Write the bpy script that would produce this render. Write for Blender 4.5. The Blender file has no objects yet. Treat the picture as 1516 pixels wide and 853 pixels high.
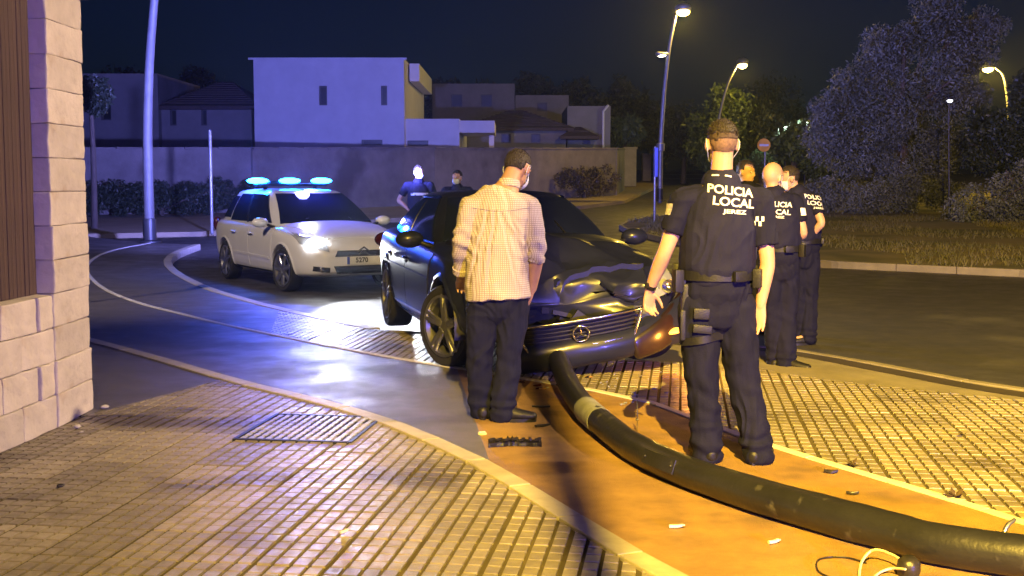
import bpy, bmesh, math, random
import numpy as np
from mathutils import Vector, Matrix, noise
from mathutils.bvhtree import BVHTree

R = math.radians
random.seed(7)
rng = np.random.default_rng(7)
SC = bpy.context.scene
COL = SC.collection

# ------------------------------------------------------------------ camera
F, CX, CY, HY, CAMZ = 1850.0, 758.0, 426.5, 265.0, 1.5
TH = math.atan((CY - HY) / F)
cam_data = bpy.data.cameras.new('camera')
cam_data.sensor_width = 36.0
cam_data.lens = 36.0 * F / 1516.0
cam_data.clip_start = 0.05
cam_data.clip_end = 2000
cam = bpy.data.objects.new('camera', cam_data)
cam.location = (0, 0, CAMZ)
cam.rotation_euler = (math.pi / 2 - TH, 0, 0)
COL.objects.link(cam)
SC.camera = cam
SC.view_settings.view_transform = 'Standard'
SC.view_settings.look = 'None'
SC.view_settings.exposure = 0.0
SC.view_settings.gamma = 1.0
SC.cycles.use_denoising = True
SC.cycles.max_bounces = 5
SC.cycles.diffuse_bounces = 2
SC.cycles.glossy_bounces = 2
SC.cycles.volume_bounces = 0
SC.cycles.sample_clamp_indirect = 4.0

# ------------------------------------------------------------------ night sky
W = bpy.data.worlds.new('World')
SC.world = W
W.use_nodes = True
nt = W.node_tree
bg = nt.nodes['Background']
sky = nt.nodes.new('ShaderNodeTexSky')
sky.sky_type = 'NISHITA'
sky.sun_disc = False
sky.sun_elevation = R(4)
sky.sun_rotation = R(200)
hsv = nt.nodes.new('ShaderNodeMix'); hsv.data_type = 'RGBA'; hsv.blend_type = 'MULTIPLY'
hsv.inputs[0].default_value = 1.0
hsv.inputs[7].default_value = (0.11, 0.23, 1.0, 1)
nt.links.new(sky.outputs[0], hsv.inputs[6])
nt.links.new(hsv.outputs[2], bg.inputs['Color'])
bg.inputs['Strength'].default_value = 0.009


def ray(px, py):
    c, s = math.cos(TH), math.sin(TH)
    a, b = (px - CX) / F, (CY - py) / F
    return Vector((a, c + b * s, -s + b * c))


def at(px, py, Y):
    d = ray(px, py)
    return Vector((0, 0, CAMZ)) + d * (Y / d.y)


def g(px, py, z=0.0):
    d = ray(px, py)
    return Vector((0, 0, CAMZ)) + d * ((z - CAMZ) / d.z)


ROAD = -0.12


def T(y):
    return ROAD + 0.02 * max(0.0, min(y, 160.0) - 20.0)


def gT(px, py, up=0.0):
    """ground point of a picture direction on the gently rising terrain"""
    d = ray(px, py)
    lo, hi = 2.0, 170.0
    for _ in range(50):
        m = (lo + hi) / 2
        z = CAMZ + d.z * m / d.y
        if z > T(m) + up:
            lo = m
        else:
            hi = m
    return Vector((d.x * lo / d.y, lo, T(lo) + up))


# ------------------------------------------------------------------ materials
def mat(name, c, c2=None, sc=6.0, r=0.6, m=0.0, bump=0.0, bs=60.0, spec=0.5, coat=0.0, rv=0.0, world=False,
        stretch=None, rand=0.0, detail=5.0, alpha=None, sheen=0.0, spots=None):
    M = bpy.data.materials.new(name)
    M.use_nodes = True
    n, l = M.node_tree.nodes, M.node_tree.links
    p = n['Principled BSDF']
    if world:
        co = n.new('ShaderNodeNewGeometry').outputs['Position']
    else:
        co = n.new('ShaderNodeTexCoord').outputs['Object']
    if stretch:
        mp = n.new('ShaderNodeMapping')
        mp.inputs['Scale'].default_value = stretch
        l.new(co, mp.inputs['Vector'])
        co = mp.outputs['Vector']
    no = n.new('ShaderNodeTexNoise')
    no.inputs['Scale'].default_value = sc
    no.inputs['Detail'].default_value = detail
    no.inputs['Roughness'].default_value = 0.62
    l.new(co, no.inputs['Vector'])
    c2 = c2 or tuple(x * 0.72 for x in c)
    ra = n.new('ShaderNodeMapRange')
    ra.inputs['From Min'].default_value = 0.33
    ra.inputs['From Max'].default_value = 0.67
    l.new(no.outputs['Fac'], ra.inputs['Value'])
    mx = n.new('ShaderNodeMix')
    mx.data_type = 'RGBA'
    mx.inputs[6].default_value = (*c, 1)
    mx.inputs[7].default_value = (*c2, 1)
    l.new(ra.outputs[0], mx.inputs[0])
    out = mx.outputs[2]
    if spots:                                   # (scale, threshold, colour): stains with a shape of their own
        n2 = n.new('ShaderNodeTexNoise')
        n2.inputs['Scale'].default_value = spots[0]
        n2.inputs['Detail'].default_value = 3
        l.new(co, n2.inputs['Vector'])
        r2 = n.new('ShaderNodeMapRange')
        r2.inputs['From Min'].default_value = spots[1]
        r2.inputs['From Max'].default_value = spots[1] + 0.1
        l.new(n2.outputs['Fac'], r2.inputs['Value'])
        m2 = n.new('ShaderNodeMix')
        m2.data_type = 'RGBA'
        m2.inputs[7].default_value = (*spots[2], 1)
        l.new(out, m2.inputs[6])
        l.new(r2.outputs[0], m2.inputs[0])
        out = m2.outputs[2]
    if rand:
        oi = n.new('ShaderNodeObjectInfo')
        r3 = n.new('ShaderNodeMapRange')
        r3.inputs['To Min'].default_value = 1 - rand
        r3.inputs['To Max'].default_value = 1 + rand * 0.4
        l.new(oi.outputs['Random'], r3.inputs['Value'])
        h = n.new('ShaderNodeHueSaturation')
        l.new(r3.outputs[0], h.inputs['Value'])
        l.new(out, h.inputs['Color'])
        out = h.outputs[0]
    l.new(out, p.inputs['Base Color'])
    p.inputs['Roughness'].default_value = r
    if rv:
        r4 = n.new('ShaderNodeMapRange')
        r4.inputs['To Min'].default_value = max(0.03, r - rv)
        r4.inputs['To Max'].default_value = min(1, r + rv)
        l.new(ra.outputs[0], r4.inputs['Value'])
        l.new(r4.outputs[0], p.inputs['Roughness'])
    p.inputs['Metallic'].default_value = m
    p.inputs['Specular IOR Level'].default_value = spec
    p.inputs['Coat Weight'].default_value = coat
    p.inputs['Coat Roughness'].default_value = 0.08
    if sheen:
        p.inputs['Sheen Weight'].default_value = sheen
    if bump:
        b = n.new('ShaderNodeBump')
        b.inputs['Strength'].default_value = bump
        b.inputs['Distance'].default_value = 0.01
        nb = n.new('ShaderNodeTexNoise')
        nb.inputs['Scale'].default_value = bs
        nb.inputs['Detail'].default_value = 4
        l.new(co, nb.inputs['Vector'])
        l.new(nb.outputs['Fac'], b.inputs['Height'])
        l.new(b.outputs[0], p.inputs['Normal'])
    return M


def emat(name, c, s):
    M = bpy.data.materials.new(name)
    M.use_nodes = True
    p = M.node_tree.nodes['Principled BSDF']
    p.inputs['Base Color'].default_value = (0.05, 0.05, 0.05, 1)
    p.inputs['Emission Color'].default_value = (*c, 1)
    p.inputs['Emission Strength'].default_value = s
    return M


# ------------------------------------------------------------------ object helpers
def link(o, parent=None):
    COL.objects.link(o)
    if parent is not None:
        o.parent = parent
    return o


def empty(name, label, cat, loc=(0, 0, 0), rz=0.0, group=None):
    o = bpy.data.objects.new(name, None)
    o.location = loc
    o.rotation_euler = (0, 0, rz)
    o.empty_display_size = 0.2
    link(o)
    return tag(o, label, cat, group)


def tag(o, label, cat, group=None):
    o['label'] = label
    o['category'] = cat
    if group:
        o['group'] = group
    return o


def kind(o, k):
    o['kind'] = k
    return o


def obj(name, bm, m, parent=None, smooth=None, loc=None):
    """links a bmesh (or mesh) as one object; smooth = angle in degrees"""
    if isinstance(bm, bmesh.types.BMesh):
        me = bpy.data.meshes.new(name)
        bm.normal_update()
        bm.to_mesh(me)
        bm.free()
    else:
        me = bm
    for x in (m if isinstance(m, (list, tuple)) else [m]):
        me.materials.append(x)
    if smooth is not None:
        me.shade_smooth()
        if smooth < 179:
            me.set_sharp_from_angle(angle=R(smooth))
    o = bpy.data.objects.new(name, me)
    if loc is not None:
        o.location = loc
    return link(o, parent)


def share(src, name=None, parent=None, loc=None, rz=None):
    o = src.copy()
    if loc is not None:
        o.location = loc
    if rz is not None:
        o.rotation_euler = (0, 0, rz)
    COL.objects.link(o)
    o.parent = parent if parent is not None else src.parent
    return o


def NB():
    return bmesh.new()


def box(bm, c, s, rot=None, bev=0.0):
    r = bmesh.ops.create_cube(bm, size=1.0)
    v = r['verts']
    M = Matrix.Translation(Vector(c)) @ (rot.to_4x4() if rot is not None else Matrix()) @ Matrix.Diagonal((*s, 1))
    bmesh.ops.transform(bm, matrix=M, verts=v)
    if bev:
        e = list({e for x in v for e in x.link_edges})
        bmesh.ops.bevel(bm, geom=e, offset=bev, segments=2, affect='EDGES', profile=0.6)
    return v


def ball(bm, c, ax, u=16, v=10):
    """ellipsoid; ax = 3 vectors or 3 radii"""
    r = bmesh.ops.create_uvsphere(bm, u_segments=u, v_segments=v, radius=1.0)
    if not isinstance(ax[0], Vector):
        ax = (Vector((ax[0], 0, 0)), Vector((0, ax[1], 0)), Vector((0, 0, ax[2])))
    M = Matrix.Identity(4)
    for i in range(3):
        for j in range(3):
            M[j][i] = ax[i][j]
    bmesh.ops.transform(bm, matrix=Matrix.Translation(Vector(c)) @ M, verts=r['verts'])
    return r['verts']


def spline(pts, n):
    """Catmull-Rom through pts (tuples of any length)"""
    P = np.array(pts, float)
    if n <= 1 or len(P) < 3:
        if n <= 1:
            return P
        t = np.linspace(0, len(P) - 1, (len(P) - 1) * n + 1)
        return np.array([[np.interp(q, range(len(P)), P[:, k]) for k in range(P.shape[1])] for q in t])
    Q = np.vstack([2 * P[0] - P[1], P, 2 * P[-1] - P[-2]])
    out = []
    for i in range(1, len(Q) - 2):
        for k in range(n):
            t = k / n
            a, b, c, d = Q[i - 1], Q[i], Q[i + 1], Q[i + 2]
            out.append(0.5 * (2 * b + (c - a) * t + (2 * a - 5 * b + 4 * c - d) * t * t + (3 * b - 3 * c + d - a) * t ** 3))
    out.append(P[-1])
    return np.array(out)


def tube(bm, pts, rad, seg=12, ref=None, sub=1, cap=True, flat=False):
    """tapered tube; rad: per point r or (ra, rb); ra runs along ref (made normal to the path)"""
    rad = [(r, r) if not isinstance(r, (tuple, list)) else r for r in rad]
    A = spline([(*p, *r) for p, r in zip(pts, rad)], sub)
    P = [Vector(a[:3]) for a in A]
    RR = [(max(a[3], 1e-4), max(a[4], 1e-4)) for a in A]
    rings = []
    ref = Vector(ref) if ref is not None else None
    a = None
    n = len(P)
    fr = []
    for i in range(n):
        t = (P[min(i + 1, n - 1)] - P[max(i - 1, 0)]).normalized()
        if ref is not None:
            a = ref
        elif a is None:
            a = Vector((1, 0, 0)) if abs(t.x) < 0.8 else Vector((0, 1, 0))
        a = (a - t * a.dot(t)).normalized()
        fr.append((t, a.copy(), t.cross(a)))
    st = []
    if cap and not flat:
        for k in (0.5, 0.87):
            st.append((0, -k, math.sqrt(1 - k * k)))
        st.reverse()
    st += [(i, 0, 1) for i in range(n)]
    if cap and not flat:
        for k in (0.5, 0.87):
            st.append((n - 1, k, math.sqrt(1 - k * k)))
    for i, off, s in st:
        t, a_, b_ = fr[i]
        ra, rb = RR[i]
        c = P[i] + t * off * min(ra, rb)
        rings.append([bm.verts.new(c + a_ * (math.cos(2 * math.pi * k / seg) * ra * s) + b_ * (math.sin(2 * math.pi * k / seg) * rb * s)) for k in range(seg)])
    for x, y in zip(rings, rings[1:]):
        for k in range(seg):
            bm.faces.new((x[k], x[(k + 1) % seg], y[(k + 1) % seg], y[k]))
    if cap:
        bm.faces.new(list(reversed(rings[0])))
        bm.faces.new(rings[-1])
    return rings


def lathe(bm, prof, seg=24, axis='Z', c=(0, 0, 0)):
    """profile of (r, h) pairs turned about an axis"""
    c = Vector(c)
    rings = []
    for r, h in prof:
        ring = []
        for k in range(seg):
            a = 2 * math.pi * k / seg
            p = (r * math.cos(a), r * math.sin(a), h)
            if axis == 'Y':
                p = (p[0], p[2], p[1])
            elif axis == 'X':
                p = (p[2], p[0], p[1])
            ring.append(bm.verts.new(c + Vector(p)))
        rings.append(ring)
    for x, y in zip(rings, rings[1:]):
        for k in range(seg):
            bm.faces.new((x[k], x[(k + 1) % seg], y[(k + 1) % seg], y[k]))
    return rings


def prism(bm, pts, z0, z1):
    a = [bm.verts.new((p[0], p[1], z0)) for p in pts]
    b = [bm.verts.new((p[0], p[1], z1)) for p in pts]
    n = len(pts)
    f = [bm.faces.new(list(reversed(a))), bm.faces.new(b)]
    for i in range(n):
        bm.faces.new((a[i], a[(i + 1) % n], b[(i + 1) % n], b[i]))
    bmesh.ops.recalc_face_normals(bm, faces=bm.faces[:])
    return f


def evalmesh(o, name):
    dg = bpy.context.evaluated_depsgraph_get()
    dg.update()
    me = bpy.data.meshes.new_from_object(o.evaluated_get(dg))
    me.name = name
    return me


def fuse(bm, vox, it=4, name='fused', fold=None):
    """joins overlapping closed shapes into one continuous skin"""
    me = bpy.data.meshes.new('t')
    bmesh.ops.recalc_face_normals(bm, faces=bm.faces[:])
    bm.to_mesh(me)
    bm.free()
    o = bpy.data.objects.new('t', me)
    COL.objects.link(o)
    m = o.modifiers.new('r', 'REMESH')
    m.mode = 'VOXEL'
    m.voxel_size = vox
    m.use_smooth_shade = True
    if it:
        s = o.modifiers.new('s', 'SMOOTH')
        s.factor = 0.5
        s.iterations = it
    r = evalmesh(o, name)
    bpy.data.objects.remove(o)
    bpy.data.meshes.remove(me)
    if fold:
        n = len(r.vertices)
        co = np.empty(n * 3)
        r.vertices.foreach_get('co', co)
        no = np.empty(n * 3)
        r.vertices.foreach_get('normal', no)
        co = co.reshape(-1, 3)
        no = no.reshape(-1, 3)
        d = np.array([fold(Vector(c)) for c in co])
        co += no * d[:, None]
        r.vertices.foreach_set('co', co.ravel())
        r.update()
    r.shade_smooth()
    return r


def bvh(me, M=None):
    v = [(M @ x.co if M else x.co.copy()) for x in me.vertices]
    return BVHTree.FromPolygons(v, [tuple(p.vertices) for p in me.polygons])


FONT = None


def text_mesh(s, size, bold=0.0, wide=1.0):
    c = bpy.data.curves.new('txt', 'FONT')
    c.body = s
    c.size = size
    c.align_x = 'CENTER'
    c.align_y = 'CENTER'
    c.offset = bold
    c.resolution_u = 3
    o = bpy.data.objects.new('txt', c)
    COL.objects.link(o)
    me = evalmesh(o, 'lettering')
    bpy.data.objects.remove(o)
    for v in me.vertices:
        v.co.x *= wide
    return me


def project(me, tree, org, right, up, nrm, off=0.004, cuts=2):
    """lays a flat mesh onto a surface along -nrm"""
    bm = NB()
    bm.from_mesh(me)
    bmesh.ops.triangulate(bm, faces=bm.faces[:])
    for _ in range(cuts):
        bmesh.ops.subdivide_edges(bm, edges=[e for e in bm.edges if e.calc_length() > 0.008], cuts=1)
        bmesh.ops.triangulate(bm, faces=[f for f in bm.faces if len(f.verts) > 3])
    kill = []
    for v in bm.verts:
        p = org + right * v.co.x + up * v.co.y + nrm * 0.35
        h = tree.ray_cast(p, -nrm, 0.8)
        if h[0] is None:
            kill.append(v)
        else:
            v.co = h[0] + nrm * off
    bmesh.ops.delete(bm, geom=kill, context='VERTS')
    return bm


def rect_mesh(w, h, nx=6, ny=6):
    bm = NB()
    bmesh.ops.create_grid(bm, x_segments=nx, y_segments=ny, size=0.5)
    for v in bm.verts:
        v.co.x *= w
        v.co.y *= h
    me = bpy.data.meshes.new('r')
    bm.to_mesh(me)
    bm.free()
    return me

# ================================================================== GROUND
M_ROAD = mat('asphalt', (0.062, 0.058, 0.058), (0.034, 0.033, 0.036), 3.0, 0.55, bump=0.5, bs=140, world=True, rv=0.1, spots=(0.5, 0.56, (0.085, 0.08, 0.075)))
M_PATH = mat('path_asphalt', (0.34, 0.205, 0.075), (0.22, 0.13, 0.055), 3.2, 0.62, bump=0.9, bs=150, world=True, rv=0.1, spots=(1.6, 0.56, (0.17, 0.105, 0.055)))
M_PATHL = mat('old_asphalt', (0.125, 0.115, 0.115), (0.085, 0.078, 0.08), 2.0, 0.5, bump=0.55, bs=150, world=True, rv=0.12)
M_CONC = mat('concrete', (0.25, 0.22, 0.18), (0.17, 0.15, 0.125), 3.0, 0.6, bump=0.35, bs=90, world=True)
M_TILE = mat('paving', (0.32, 0.28, 0.215), (0.215, 0.185, 0.145), 9.0, 0.42, bump=0.3, bs=160, world=True, rand=0.34, rv=0.1, spots=(1.1, 0.57, (0.12, 0.10, 0.08)))
M_GROUT = mat('grout', (0.085, 0.065, 0.045), (0.05, 0.04, 0.03), 6, 0.85, world=True)
M_KERB = mat('kerb_stone', (0.47, 0.43, 0.36), (0.36, 0.32, 0.27), 7, 0.55, bump=0.3, bs=90, world=True, rand=0.1)
M_DIRT = mat('dry_ground', (0.20, 0.16, 0.105), (0.10, 0.095, 0.055), 0.7, 0.95, bump=0.8, bs=18, world=True, spots=(0.35, 0.53, (0.06, 0.065, 0.03)))
M_SAND = mat('sandy_paving', (0.30, 0.24, 0.16), (0.22, 0.175, 0.12), 1.2, 0.9, bump=0.4, bs=30, world=True)
M_PAINT = mat('road_paint', (0.75, 0.74, 0.70), (0.55, 0.54, 0.5), 5, 0.6, world=True)
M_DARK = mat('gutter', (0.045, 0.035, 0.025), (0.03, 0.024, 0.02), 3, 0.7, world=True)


def sheet(name, rows, m):
    """rows = list of rows of points -> one sheet"""
    bm = NB()
    V = [[bm.verts.new(p) for p in r] for r in rows]
    for a, b in zip(V, V[1:]):
        for i in range(len(a) - 1):
            bm.faces.new((a[i], a[i + 1], b[i + 1], b[i]))
    bmesh.ops.recalc_face_normals(bm, faces=bm.faces[:])
    if sum(f.normal.z for f in bm.faces) < 0:
        bmesh.ops.reverse_faces(bm, faces=bm.faces[:])
    return kind(obj(name, bm, m), 'structure')


def slab(name, pts, thick, m, dz=0.0):
    bm = NB()
    a = [bm.verts.new((p[0], p[1], p[2] + dz)) for p in pts]
    b = [bm.verts.new((p[0], p[1], p[2] + dz - thick)) for p in pts]
    n = len(pts)
    top = bm.faces.new(a)
    for i in range(n):
        bm.faces.new((a[i], b[i], b[(i + 1) % n], a[(i + 1) % n]))
    bmesh.ops.triangulate(bm, faces=[top])
    bmesh.ops.recalc_face_normals(bm, faces=bm.faces[:])
    if sum(f.normal.z * f.calc_area() for f in bm.faces) < 0:
        bmesh.ops.reverse_faces(bm, faces=bm.faces[:])
    return kind(obj(name, bm, m), 'structure')


ys = [-40, 20, 60, 110, 160, 200]
sheet('ground', [[(x, y, T(y) - 0.35) for x in (-150, -70, 0, 70, 150)] for y in ys[:-1] + [260]], M_DIRT)
road = sheet('road', [[(x, y, T(y)) for x in (-70, -20, 0, 20, 70)] for y in ys], M_ROAD)


def gs(px, py):
    return gT(px, py, 0.12)


def P3(x, y):
    return Vector((x, y, T(y) + 0.12))


def curve(p, n=5):
    """smooth polyline through ground points (x, y)"""
    return [P3(a[0], a[1]) for a in spline([(q[0], q[1]) for q in p], n)]


NK = curve([(-14, 20.5), (-8, 16), (-5.6, 13.6)] + [gs(*q) for q in ((130, 503), (240, 533), (350, 565), (470, 594), (560, 620), (630, 648), (700, 680), (775, 723), (850, 770), (920, 812), (985, 853))] + [(1.05, 3.7), (1.75, 2.0), (2.5, 0.2), (3.3, -2), (6, -9)])
FK = curve([gs(*q) for q in ((222, 360), (170, 370), (140, 382), (128, 400), (150, 425), (200, 447), (265, 464), (330, 480), (450, 505), (550, 524), (650, 541))] + [(0.2, 9.2)] + [gs(*q) for q in ((940, 590), (1010, 613), (1080, 640), (1180, 672), (1300, 708), (1430, 745), (1516, 775))] + [(2.9, 3.95), (3.6, 2.3), (4.5, 0.2), (5.4, -2), (8.5, -9)])
OK_ = curve([gs(*q) for q in ((292, 362), (262, 373), (248, 385), (256, 400), (300, 424), (350, 440), (400, 454), (480, 472), (570, 489))] + [(-0.2, 11.35)] + [gs(*q) for q in ((900, 530), (1100, 541), (1165, 553), (1300, 570), (1516, 592))] + [(5, 7.2), (6.5, 5), (8, 2), (9.5, -2), (12, -9)])
KL = curve([gs(570, 489), (0.3, 12.0), (1.6, 11.6)] + [gs(*q) for q in ((1180, 517), (1350, 547), (1516, 576))] + [(4.9, 7.4), (6.5, 5.1), (8.05, 2.05), (9.6, -1.95), (12.1, -9)])

# the bicycle path between its two kerbs, the old asphalt at its left end
k = min(range(len(NK)), key=lambda i: abs(NK[i].y - 6.6))
SPLIT_N = next(i for i in range(len(NK)) if NK[i].x > -0.12)
SPLIT_F = next(i for i in range(len(FK)) if FK[i].x > -0.45)
left_end = [P3(-14, 24), P3(-11, 30)]
slab('bicycle_path', NK[SPLIT_N:] + list(reversed(FK[SPLIT_F:])), 0.1, M_PATH)
slab('old_path', NK[:SPLIT_N + 1] + list(reversed(FK[:SPLIT_F + 1])) + list(reversed(left_end)), 0.1, M_PATHL)
# paving beds (under the tiles) and the smooth parts
LB = [P3(-2.66, 8.4), P3(-2.55, 8.05)]
nearbed = [P3(-14, 20.5)] + NK[1:] + [P3(-6, -9), P3(-6, 6), P3(-14, 14)]
slab('near_pavement', nearbed, 0.12, M_GROUT, -0.0105)
iA = next(i for i in range(len(OK_)) if OK_[i].x > -2.85 and OK_[i].y < 16)
iB = next(i for i in range(len(FK)) if FK[i].x > -2.45 and FK[i].y < 14)
slab('smooth_pavement', OK_[:iA + 1] + list(reversed(FK[:iB + 1])), 0.12, M_PATHL, -0.002)
farbed = OK_[iA:] + list(reversed(FK[iB:]))
slab('outer_pavement', farbed, 0.12, M_GROUT, -0.0105)
iC = next(i for i in range(len(OK_)) if OK_[i].x > -1.3 and OK_[i].y < 12.4)
slab('concrete_apron', KL + list(reversed(OK_[iC:])), 0.12, M_CONC, -0.012)
# a smooth corner by the stone pillar where the tiles stop
smooth_corner = [g(120, 617), g(330, 561)]
near_pav = bpy.data.objects['near_pavement']
outer_pav = bpy.data.objects['outer_pavement']

# ---- paving tiles
U1 = Vector((0.135, 0.9908)); U1.normalize()
U2 = Vector((U1.y, -U1.x))
TW, TL, NX, NY = 0.30, 0.40, 4, 4


def clip(poly, q):
    """part of poly inside the convex polygon q (counter-clockwise)"""
    out = poly
    for i in range(len(q)):
        a, b = q[i], q[(i + 1) % len(q)]
        e = (b[0] - a[0], b[1] - a[1])
        src, out = out, []
        if not src:
            return []
        sd = [(e[0] * (p[1] - a[1]) - e[1] * (p[0] - a[0])) for p in src]
        for j in range(len(src)):
            p, r = src[j], src[(j + 1) % len(src)]
            d0, d1 = sd[j], sd[(j + 1) % len(src)]
            if d0 >= 0:
                out.append(p)
            if d0 * d1 < 0:
                t = d0 / (d0 - d1)
                out.append((p[0] + (r[0] - p[0]) * t, p[1] + (r[1] - p[1]) * t))
    return out


def inside(p, poly):
    c = False
    j = len(poly) - 1
    for i in range(len(poly)):
        a, b = poly[i], poly[j]
        if (a[1] > p[1]) != (b[1] > p[1]) and p[0] < (b[0] - a[0]) * (p[1] - a[1]) / (b[1] - a[1]) + a[0]:
            c = not c
        j = i
    return c


GX, GY = 0.0072, 0.0046
PADS = []
for i in range(NX):
    for j in range(NY):
        x0, x1 = -TW / 2 + i * TW / NX, -TW / 2 + (i + 1) * TW / NX
        y0, y1 = -TL / 2 + j * TL / NY, -TL / 2 + (j + 1) * TL / NY
        gl = GX + (0.004 if i == 0 else 0)
        gr = GX + (0.004 if i == NX - 1 else 0)
        gb = GY + (0.003 if j == 0 else 0)
        gt = GY + (0.003 if j == NY - 1 else 0)
        PADS.append([(x0 + gl, y0 + gb), (x1 - gr, y0 + gb), (x1 - gr, y1 - gt), (x0 + gl, y1 - gt)])


def pad_solid(bm, q, top=0.0, z0=-0.012, ins=0.002):
    n = len(q)
    cx, cy = sum(p[0] for p in q) / n, sum(p[1] for p in q) / n
    a = [bm.verts.new((p[0], p[1], z0)) for p in q]
    b = []
    for p in q:
        d = math.hypot(p[0] - cx, p[1] - cy) or 1
        s = max(0, 1 - ins * 1.6 / d)
        b.append(bm.verts.new((cx + (p[0] - cx) * s, cy + (p[1] - cy) * s, top)))
    bm.faces.new(b)
    for i in range(n):
        bm.faces.new((a[i], a[(i + 1) % n], b[(i + 1) % n], b[i]))


tb = NB()
for q in PADS:
    pad_solid(tb, q)
tile_me = bpy.data.meshes.new('paving_tile')
tb.to_mesh(tile_me)
tb.free()
tile_me.materials.append(M_TILE)
ROTT = math.atan2(U2.y, U2.x)


def in_view(p):
    d = p - Vector((0, 0, CAMZ))
    c, s = math.cos(TH), math.sin(TH)
    z = d.y * c - d.z * s
    if z < 0.3:
        return None
    px, py = CX + F * d.x / z, CY - F * (d.y * s + d.z * c) / z
    return (px, py) if -60 < px < 1576 and 0 < py < 900 else None


def lay_tiles(region, parent, hole=None, budget=150):
    xs, ys_ = [p[0] for p in region], [p[1] for p in region]
    reg = [(p[0], p[1]) for p in region]
    cand = []
    for i in range(-70, 70):
        for j in range(-40, 60):
            c = U2 * (i * TW) + U1 * (j * TL)
            if not (min(xs) - .4 < c.x < max(xs) + .4 and min(ys_) - .4 < c.y < max(ys_) + .4):
                continue
            if c.y < -1.5 or c.y > 16.5 or c.x < -4.5 or c.x > 9:
                continue
            loc = [((p[0] - c.x) * U2.x + (p[1] - c.y) * U2.y, (p[0] - c.x) * U1.x + (p[1] - c.y) * U1.y) for p in reg]
            part = clip(loc, [(-TW / 2, -TL / 2), (TW / 2, -TL / 2), (TW / 2, TL / 2), (-TW / 2, TL / 2)])
            if len(part) < 3:
                continue
            A = abs(sum(part[q][0] * part[(q + 1) % len(part)][1] - part[(q + 1) % len(part)][0] * part[q][1] for q in range(len(part)))) / 2
            if A < 0.0015:
                continue
            cand.append((c, loc, A > TW * TL * 0.999, in_view(Vector((c.x, c.y, 0)))))
    cand.sort(key=lambda q: (q[3] is None, q[0].length))
    rest = NB()
    for n, (c, loc, full, vis) in enumerate(cand):
        single = vis is not None and n < budget
        if full and not hole and single:
            o = bpy.data.objects.new('paving_tile', tile_me)
        else:
            bm = NB()
            for q in PADS:
                s = [q] if full else [clip(loc, q)]
                for w in s:
                    if len(w) < 3:
                        continue
                    if hole:
                        mx, my = sum(a[0] for a in w) / len(w), sum(a[1] for a in w) / len(w)
                        wp = c + U2 * mx + U1 * my
                        if inside((wp.x, wp.y), hole):
                            continue
                    pad_solid(bm, w)
            if not bm.faces:
                bm.free()
                continue
            bmesh.ops.recalc_face_normals(bm, faces=bm.faces[:])
            if sum(f.normal.z for f in bm.faces) < 0:
                bmesh.ops.reverse_faces(bm, faces=bm.faces[:])
            if not single:
                bmesh.ops.transform(bm, matrix=Matrix.Translation((c.x, c.y, 0)) @ Matrix.Rotation(ROTT, 4, 'Z'), verts=bm.verts[:])
                t = bpy.data.meshes.new('t')
                bm.to_mesh(t)
                bm.free()
                rest.from_mesh(t)
                bpy.data.meshes.remove(t)
                continue
            me = bpy.data.meshes.new('paving_tile')
            bm.to_mesh(me)
            bm.free()
            me.materials.append(M_TILE)
            o = bpy.data.objects.new('paving_tile', me)
        o.location = (c.x, c.y, random.uniform(-0.002, 0.0015))
        o.rotation_euler = (random.uniform(-.005, .005), random.uniform(-.005, .005), ROTT + random.uniform(-.004, .004))
        COL.objects.link(o)
        o.parent = parent
    if rest.faces:
        kind(obj('outlying_paving_tiles', rest, M_TILE, parent), 'stuff')


COVER = [g(360, 653), g(521, 656), g(556, 616), g(405, 614)]
cov_c = sum((Vector(q) for q in COVER), Vector()) / 4
CW, CL = 0.66, 0.74


def local_rect(c, w, l):
    return [tuple((Vector((c.x, c.y)) + U2 * a + U1 * b)) for a, b in ((-w / 2, -l / 2), (w / 2, -l / 2), (w / 2, l / 2), (-w / 2, l / 2))]


kA = next(i for i in range(len(NK)) if NK[i].x > smooth_corner[1].x)
tile_near = [smooth_corner[1]] + NK[kA:] + [P3(-6, -9), P3(-6, 6), smooth_corner[0]]
lay_tiles(tile_near, near_pav, hole=None, budget=175)
lay_tiles(farbed, outer_pav, budget=300)
cb = [smooth_corner[0]] + [Vector((-2.9, 8.4, 0)), Vector((-6, 9, 0)), P3(-14, 14), P3(-14, 20.5)] + NK[1:kA] + [smooth_corner[1]]
slab('smooth_corner', cb, 0.1, M_PATHL, -0.001)

# ---- kerb stones and the white edging
kb = NB()
box(kb, (0, 0, -0.06), (0.592, 0.115, 0.13), bev=0.008)
kerb_me = bpy.data.meshes.new('kerb_stone'); kb.to_mesh(kb and kerb_me); kb.free()
kerb_me.materials.append(M_KERB)
kb = NB()
box(kb, (0, 0, -0.03), (0.595, 0.062, 0.07), bev=0.006)
edge_me = bpy.data.meshes.new('edging_stone'); kb.to_mesh(edge_me); kb.free()
edge_me.materials.append(mat('white_edging', (0.68, 0.66, 0.62), (0.55, 0.53, 0.5), 7, 0.6, bump=.2, bs=90, world=True, rand=.08))
kb = NB()
box(kb, (0, 0, -0.06), (0.992, 0.14, 0.13), bev=0.015)
road_kerb_me = bpy.data.meshes.new('kerb_stone'); kb.to_mesh(road_kerb_me); kb.free()
road_kerb_me.materials.append(M_KERB)


kb = NB()
box(kb, (0, 0, -0.06), (0.992, 0.09, 0.13), bev=0.012)
flush_me = bpy.data.meshes.new('kerb_stone'); kb.to_mesh(flush_me); kb.free()
flush_me.materials.append(M_CONC)


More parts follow.
